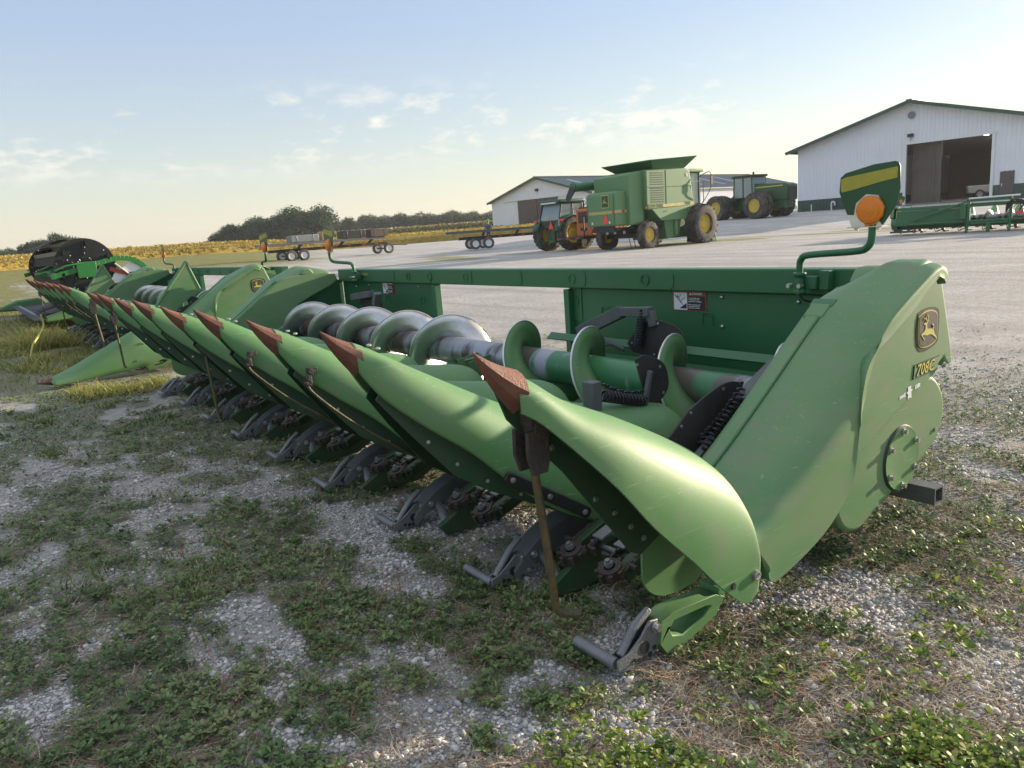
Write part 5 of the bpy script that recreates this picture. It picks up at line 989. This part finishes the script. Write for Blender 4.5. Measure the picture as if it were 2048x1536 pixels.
# right shed
jl, jr = 9.45, 15.9; o_ = Vector((-42.1, 64.5)); pz = .92
W2 = 19.7
S2 = shed('tall white shed with dark green wainscot and a wide open doorway, at right', Vector((o_.x, o_.y, pz)), g, W2, 40, 5.6, 8.25, [(jl, jr, 4.9), (jr + .55, jr + 1.5, 2.0)], sink=.8, ov=.8)
dz = 0
m = MB(); m.box((jl, -.06, 2.4), (.2, .2, 5.0)); m.box((jr, -.06, 2.4), (.2, .2, 5.0)); m.box(((jl + jr) / 2, -.06, 4.95), (jr - jl + .3, .2, .2)); m.build('door_frame', WHITE, S2, smooth=0)
m = MB(); m.box((jr + 1.025, -.05, .98), (.95, .08, 1.96)); dr = m.build('side_door', BRN, S2, bevel=.01); m = MB(); m.box((jr + .7, -.11, 1.0), (.05, .06, .2)); m.build('handle', WHITE, dr)
m = MB(); ribwall(m, (jl + .1, 1.2, 0), (jl + 2.2, 1.2, 0), 0, 5.4, 5.4, Vector((0, -1, 0)), .25); m.box((jl + 2.3, 1.2, 2.7), (.2, .3, 5.4)); m.build('inner_partition', mat('bare_liner', (.15, .125, .105), .6, var=.5, vs=.6), S2, smooth=0)
m = MB(); m.box((W2 / 2, 20, 5.45), (W2 - .5, 39, .06)); m.build('ceiling', mat('dark_ceiling', (.30, .27, .24), .8), S2); m = MB(); m.box((W2 / 2, 38, 2.7), (W2 - 1, .2, 5.4)); m.build('inner_back_wall', mat('dark_liner', (.26, .23, .20), .8), S2)
le = bpy.data.materials.new('lit_tube'); le.use_nodes = True; le.node_tree.nodes['Principled BSDF'].inputs['Emission Color'].default_value = (1, .96, .9, 1); le.node_tree.nodes['Principled BSDF'].inputs['Emission Strength'].default_value = 14
for x, y in ((jl + 4.0, 6), (jl + 3.2, 14), (jl + 5.4, 24)): m = MB(); m.box((x, y, 5.3), (.25, 1.6, .08)); m.build('strip_light', le, S2)
m = MB(); m.lathe((W2 / 2, -.06, 7.15), (0, -1, 0), [(.30, 0), (.30, .06), (.25, .06), (.25, .02), (0, .02)], 24)
for k in (-1, 1): m.beam((W2 / 2 + k * .17, -.12, 6.98), (W2 / 2 + k * .09, -.12, 7.33), .05, .02, up=(0, 1, 0)); m.beam((W2 / 2, -.12, 7.06), (W2 / 2 + k * .09, -.12, 7.33), .05, .02, up=(0, 1, 0))
m.build('gable_badge', mat('badge_grey', (.25, .27, .3), .5), S2, smooth=0)
m = MB(); m.box((W2 / 2, -.2, 5.55), (.42, .22, .26)); m.tube([(W2 / 2, -.1, 5.4), (W2 / 2, -.1, 5.1)], .02, 6); m.build('flood_light', IRON, S2)
m = MB(); [m.tube(cr([(x, -.15, -.3), (x, -.2, .55), (x + .15, -.2, .7), (x + .3, -.2, .55), (x + .3, -.2, .35)], 4), .07, 8) for x in (3.3, 6.9)]; m.tube([(1.4, -.15, -.3), (1.4, -.15, .6)], .05, 6); m.build('vent_pipe', WHITE, S2)
# pickup and machine inside the right shed
Rg = Matrix.Rotation(S2.rotation_euler.z, 3, 'Z')
def inshed(x, y, z=0): return Vector((o_.x, o_.y, pz)) + Rg @ Vector((x, y, z))
T = thing('pickup_truck', 'white pickup truck parked inside the dark open shed', 'pickup', inshed(jl + 4.8, 9, .02), S2.rotation_euler.z - 1.2)
m = MB(); pr(m, [(-2.7, .5), (2.7, .5), (2.8, .95), (2.6, 1.1), (1.3, 1.15), (.9, 1.8), (-.8, 1.85), (-1.0, 1.15), (-2.75, 1.15)], -.95, .95); m.build('body', WHITE, T, bevel=.08); m = MB(); pr(m, [(1.15, 1.2), (.82, 1.72), (-.7, 1.75), (-.8, 1.2)], -.97, .97); m.build('window', INK, T)
for s_ in (-1, 1): [wheel(T, (s_ * .9, y, .4), (1, 0, 0), .4, .26, .22, 0, two=WHITE) for y in (-1.8, 1.8)]
T = thing('stored_auger_wagon', 'ribbed steel grain machine standing behind the pickup in the shed', 'wagon', inshed(jl + 3.6, 18, .02), S2.rotation_euler.z)
m = MB(); pr(m, [(-1.5, 1.2), (1.5, 1.2), (2.2, 3.8), (-2.2, 3.8)], -1.6, 1.6); m.build('hopper', ALU, T); m = MB(); [m.box((x, -1.9 - .0, 2.6), (.06, .9, 2.2)) for x in np.linspace(-1.5, 1.5, 9)]; m.build('hopper_rib', WHITE, T); m = MB(); [m.beam((x, y, 0), (x, y, 1.4), .15, .15, up=(1, 0, 0)) for x in (-1, 1) for y in (-1, 1)]; m.build('stand', IRON, T)
# draper head with the tall black reel discs
Dp = thing('draper_head', 'green draper header with large black reel discs, farthest of the parked heads at left', 'draper header', (-17, 2.2, 0)); ORG[0] = Vector((-17, 2.2, 0))
RC = (2.10, 1.19)
def disc_(x, R, nm, par):
    m = MB(); m.lathe((x, RC[0], RC[1]), (1, 0, 0), [(0, 0), (R, 0), (R, .012), (0, .012)], 40); d_ = m.build(nm, BLACK, par, smooth=20)
    for k in range(30): z = MB(); a = random.uniform(0, 2 * PI); r = R * random.uniform(.25, .97); z.sphere((x + .02, RC[0] + r * math.cos(a), RC[1] + r * math.sin(a)), .014, 6, 4); z.build('disc_rivet', ZINC, par)
    z = MB(); 
    for k in range(5): a = k * 1.26 + .3; z.beam((x + .02, RC[0], RC[1]), (x + .02, RC[0] + R * .9 * math.cos(a), RC[1] + R * .9 * math.sin(a)), .02, .03, up=(1, 0, 0))
    z.build('disc_spoke', IRON, d_)
rl = thing_part('reel', Dp, 0)
disc_(-17.0, .54, 'reel_disc', rl); disc_(-23.4, .52, 'reel_disc', rl)
pass
for k in range(6):
    a = k * PI / 3 + .35; c_ = Vector((0, RC[0] + .44 * math.cos(a), RC[1] + .44 * math.sin(a))); m = MB(); m.beam(c_ + Vector((-16.9, 0, 0)), c_ + Vector((-23.6, 0, 0)), .05, .09)
    for x in np.arange(-16.95, -23.5, -.13): m.tube([c_ + Vector((x, 0, 0)), c_ + Vector((x, -.06, -.24))], .010, 4, cap=False)
    m.build('reel_bat', BLACK, rl)
m = MB(); rows = [[(x, RC[0] + .60 * math.cos(a), RC[1] + .60 * math.sin(a)) for a in np.linspace(1.3, 2.2, 5)] for x in (-19.7, -23.4)]; m.grid(rows); m.build('reel_shield', RUBBER, Dp, solid=.01)
def arm(x, s_=1):
    m = MB(); P = cr([(x, 1.47, 1.02), (x, 2.10, 1.17), (x, 2.65, 1.29), (x, 3.0, 1.22), (x, 3.3, .90)], 5)
    for a, b in zip(P[:-1], P[1:]): m.beam(a, b, .06, .10)
    m.box((x + .04, 2.10, 1.12), (.04, .34, .30)); m.tube([(x + .05, 1.55, 1.14), (x + .05, 1.75, 1.22), (x + .05, 2.05, 1.25)], .02, 6); m.build('reel_arm', mat('bright_green', (.03, .19, .04), .4), Dp, bevel=.005)
arm(-16.93); arm(-20.2); arm(-23.6)
m = MB(); m.tube([(-16.9, 2.45, .95), (-16.9, 2.35, .45)], .018, 6); m.tube([(-16.9, 2.6, 1.2), (-16.9, 2.9, .9), (-16.9, 3.0, .5)], .022, 6); m.build('lift_cylinder', ZINC, Dp)
m = MB(); m.box((-20.3, 3.2, .75), (7.0, .15, .14)); m.box((-20.3, 3.2, .35), (7.0, .15, .14)); m.box((-20.3, 3.22, .55), (7.0, .02, .4)); [m.box((x, 3.2, .5), (.12, .16, .5)) for x in np.linspace(-17, -23.6, 5)]; m.build('header_frame', STEEL_G, Dp, bevel=.01)
m = MB(); m.prism([(1.25, .18), (3.2, .25), (3.2, .95), (2.9, 1.02), (2.5, .72), (1.9, .45), (1.25, .30)], (-16.95, 0, 0), (0, 1, 0), (0, 0, 1), (1, 0, 0), .10); m.build('end_divider', POLY, Dp, bevel=.03)
m = MB(); m.prism([(2.45, .80), (3.25, .80), (3.2, 1.10), (2.9, 1.20), (2.6, 1.05)], (-17.0, 0, 0), (0, 1, 0), (0, 0, 1), (1, 0, 0), .06); m.build('end_shield', WHITE, Dp, bevel=.02); m = MB(); m.beam((-16.92, 2.5, 1.10), (-16.92, 3.2, .84), .01, .08); m.build('red_stripe', DREDD, Dp)
m = MB(); rows = [[(x, y, z) for y, z in ((1.20, .38), (1.75, .55))] for x in (-17.1, -18.9)]; m.grid(rows); rows = [[(x, y, z) for y, z in ((1.25, .22), (2.0, .26), (3.1, .30))] for x in (-17.0, -23.7)]; m.grid(rows); m.build('draper_belt', RUBBER, Dp, solid=.02)
m = MB(); m.box((-20.3, 1.2, .24), (6.8, .08, .04)); [m.box((x, 1.12, .25), (.02, .12, .03)) for x in np.arange(-17, -23.6, -.15)]; m.build('cutter_bar', ALU, Dp)
m = MB(); m.prism([(.55, .15), (1.2, .12), (1.9, .2), (1.7, .42), (1.2, .40)], (-23.9, 0, 0), (0, 1, 0), (0, 0, 1), (1, 0, 0), .25); m.build('far_divider', POLY, Dp, bevel=.05); m = MB(); m.tube(cr([(-23.8, .7, .3), (-23.8, .35, .15), (-23.8, -.1, .45), (-23.8, -.3, .9)], 5), .012, 6); m.build('crop_lifter_rod', YELLOW, Dp)
ORG[0] = Vector((0, 0, 0))
m = MB(); m.tube(cr([(0, 0, .0), (.1, .0, .22), (.42, .05, .42), (.42, .05, .60)], 4), .014, 8); st = m.build('yellow_stand_rod', YELLOW); tag(st, 'bent yellow stand rod in the grass under the second corn head', 'stand'); st.location = (-12.0, .62, 0); st.rotation_euler.z = 2.4
# black lamp pod on the second head's far marker
# ---------------- fields and trees ----------------
def strip_field(name, label, cat, az0, az1, Rf, depth, h, cols, n=5, dens=26000, leaf=.16):
    azs = np.linspace(az0, az1, 90); rows = []
    for a in azs:
        R0_ = Rf(a); row = []
        for k, (dr, hh) in enumerate(((0, 0), (.15, .75), (.8, 1), (depth * .15, 1), (depth * .4, 1), (depth, 1))):
            R_ = R0_ + dr; x_ = R_ * math.sin(math.radians(a)); y_ = R_ * math.cos(math.radians(a)); row.append((x_, y_, gz(x_, y_) + hh * h * (.9 + .08 * math.sin(a * 9 + k))))
        rows.append(row)
    m = MB(); m.grid(rows); M_ = tonemat(name + '_leaf', cols, .8, trans=.2); o = m.build(name, mat(name + '_base', cols[1], .9, var=.9, vs=1.5, col2=cols[0], bump=1, bs=6), None); tag(o, label, cat, kind='stuff')
    a = rng.uniform(az0, az1, dens); R0_ = np.array([Rf(q) for q in a]); dr = rng.random(dens) ** 2.2 * depth * .6; R_ = R0_ + dr; x = R_ * np.sin(np.radians(a)); y = R_ * np.cos(np.radians(a)); z = ground_z(x, y) + h * np.where(dr < .4, rng.random(dens), rng.uniform(.9, 1.1, dens))
    V, F = leaves(x, y, z, 1, np.full(dens, leaf) * (1 + dr / 40), (.2, 1.4)); me = batch(name, V, F, M_, label + ', leaves', cat).data
    lo_ = [q for q in bpy.data.objects if q.data == me][0]; lo_.parent = o; del lo_['kind']; del lo_['category']; lo_.name = 'foliage'; lo_['kind'] = 'stuff'
RF = lambda a: float(np.interp(a, [-105, -90, -75, -60, -48], [64, 66, 72, 80, 84]))
soy = [(.27, .20, .045), (.40, .30, .07), (.50, .38, .10), (.56, .46, .16)]
strip_field('soybean_field', 'golden ripening soybean field beyond the yard', 'field', -105, -50, RF, 60, .85, soy, dens=40000)
strip_field('corn_field', 'strip of dry tan corn behind the soybeans', 'field', -66.5, -50, lambda a: 150, 25, 1.75, [(.16, .15, .05), (.34, .30, .13), (.50, .42, .24)], dens=12000, leaf=.4)
LEAF = [tonemat('tree_leaf', [(.025, .05, .018), (.04, .085, .028), (.07, .13, .04), (.12, .18, .06)], .6, trans=.3)]
BARK = mat('bark', (.07, .055, .045), .9, var=.6, vs=6)
def tree_proto(seed, w, h, nl=7, leafn=6500, base=.12):
    r = np.random.default_rng(seed); Tr = bpy.data.objects.new('tree', None); C.objects.link(Tr)
    m = MB(); m.tube([(0, 0, -.3), (.1, .05, h * .25), (0, .1, h * .5), (.1, 0, h * .8)], [.35, .26, .18, .05], 8)
    lobes = []
    for k in range(nl):
        a = r.uniform(0, 2 * PI); t_ = (k + .5) / nl; zz = h * (base + .18 + .62 * t_); rad = w * .5 * math.sin(PI * (.25 + .65 * t_)) * r.uniform(.5, .8); c_ = (rad * math.cos(a), rad * math.sin(a), zz); s_ = w * r.uniform(.24, .36); lobes.append((c_, s_)); m.tube([(0, .05, zz * .55), (c_[0] * .6, c_[1] * .6, zz * .85), c_], [.14, .08, .03], 5)
    lobes.append(((0, 0, h * .75), w * .34)); m.build('trunk', BARK, Tr, off=(0, 0, 0))
    P = []
    for c_, s_ in lobes:
        n = leafn // len(lobes); d_ = r.normal(size=(n, 3)); d_ /= np.linalg.norm(d_, axis=1)[:, None]; rr = s_ * r.uniform(.25, 1.05, n) ** .45 * (1 + .22 * np.sin(d_[:, 0] * 5 + c_[0]) * np.cos(d_[:, 2] * 6)); P.append(np.array(c_) + d_ * rr[:, None] * np.array([1, 1, .85]))
    P = np.concatenate(P); P = P[P[:, 2] > h * base]
    V, F = leaves(P[:, 0], P[:, 1], P[:, 2], 1, np.full(len(P), .62), (-.9, 1.3)); tn = np.clip(r.normal(.42, .22, len(V)), 0, 1)
    o = batch('crown', V, F, LEAF[0], 'x', 'x', tn); 
    for k in ('label', 'category', 'kind'): del o[k]
    o.parent = Tr; return Tr
protos = [tree_proto(1, 11, 12), tree_proto(2, 12, 10, 8), tree_proto(3, 9, 13, 6), tree_proto(4, 13, 11, 9, base=.05)]
used = [False] * 4; TREES = []
def tree(azd, D, s_, k, label, group):
    if used[k]: t_ = copy_tree(protos[k])
    else: t_ = protos[k]; used[k] = True
    t_.location = at(azd, D); t_.rotation_euler.z = random.uniform(0, 6.28); w_ = s_ * random.uniform(1.1, 1.5); t_.scale = (w_, w_, s_ * random.uniform(.88, 1.1)); tag(t_, label, 'tree', group); TREES.append(t_)
def row(azs, D, hs, label, group, jit=12):
    for a, h in zip(azs, hs): tree(a, D + random.uniform(-jit, jit), h / 11.5 * .60, random.randrange(4), label, group)
row(np.linspace(-89.5, -83.2, 13), 230, np.interp(np.linspace(-89.5, -83.2, 13), [-90, -87, -84.8, -83], [4, 6.5, 9, 9.5]), 'broad dark green tree in the row behind the black reel', 'trees beyond the soybeans at far left')
row([-80.3, -79.2, -78.3, -77.9], 420, [7, 6, 8, 6], 'small distant tree standing alone on the horizon', 'small lone trees on the horizon')
row(np.linspace(-74.7, -67.7, 16), 235, np.interp(np.linspace(-74.7, -67.7, 16), [-75, -73, -70, -68.3, -67.5], [8.5, 11, 13, 15.5, 14.5]), 'tall dark green tree in the grove behind the loaded cart', 'trees of the dark grove')
row(np.linspace(-67.6, -54.6, 26), 300, np.interp(np.linspace(-67.6, -54.6, 26), [-67, -60, -55], [12.5, 12, 10.5]), 'round green tree in the long belt left of the white shed', 'trees of the long belt left of the sheds')
row(np.linspace(-69, -55, 16), 330, [11] * 16, 'round green tree in the long belt left of the white shed', 'trees of the long belt left of the sheds')
for k in range(4):
    if not used[k]: tree(-60, 310, 1, k, 'round green tree in the long belt left of the white shed', 'trees of the long belt left of the sheds')

# ---------------- air ----------------
m = MB(); m.box((-250, 150, 14.5), (1500, 1300, 33)); hzb = m.build('haze', bpy.data.materials.new('haze_air'), None, smooth=0); tag(hzb, 'thin summer haze over the yard and fields', kind='stuff')
hm = hzb.data.materials[0]; hm.use_nodes = True; t = hm.node_tree; t.nodes.remove(t.nodes['Principled BSDF']); pv = t.nodes.new('ShaderNodeVolumePrincipled'); pv.inputs['Color'].default_value = (.93, .95, 1, 1); pv.inputs['Density'].default_value = .00030; pv.inputs['Anisotropy'].default_value = .3
t.links.new(pv.outputs[0], t.nodes['Material Output'].inputs['Volume'])
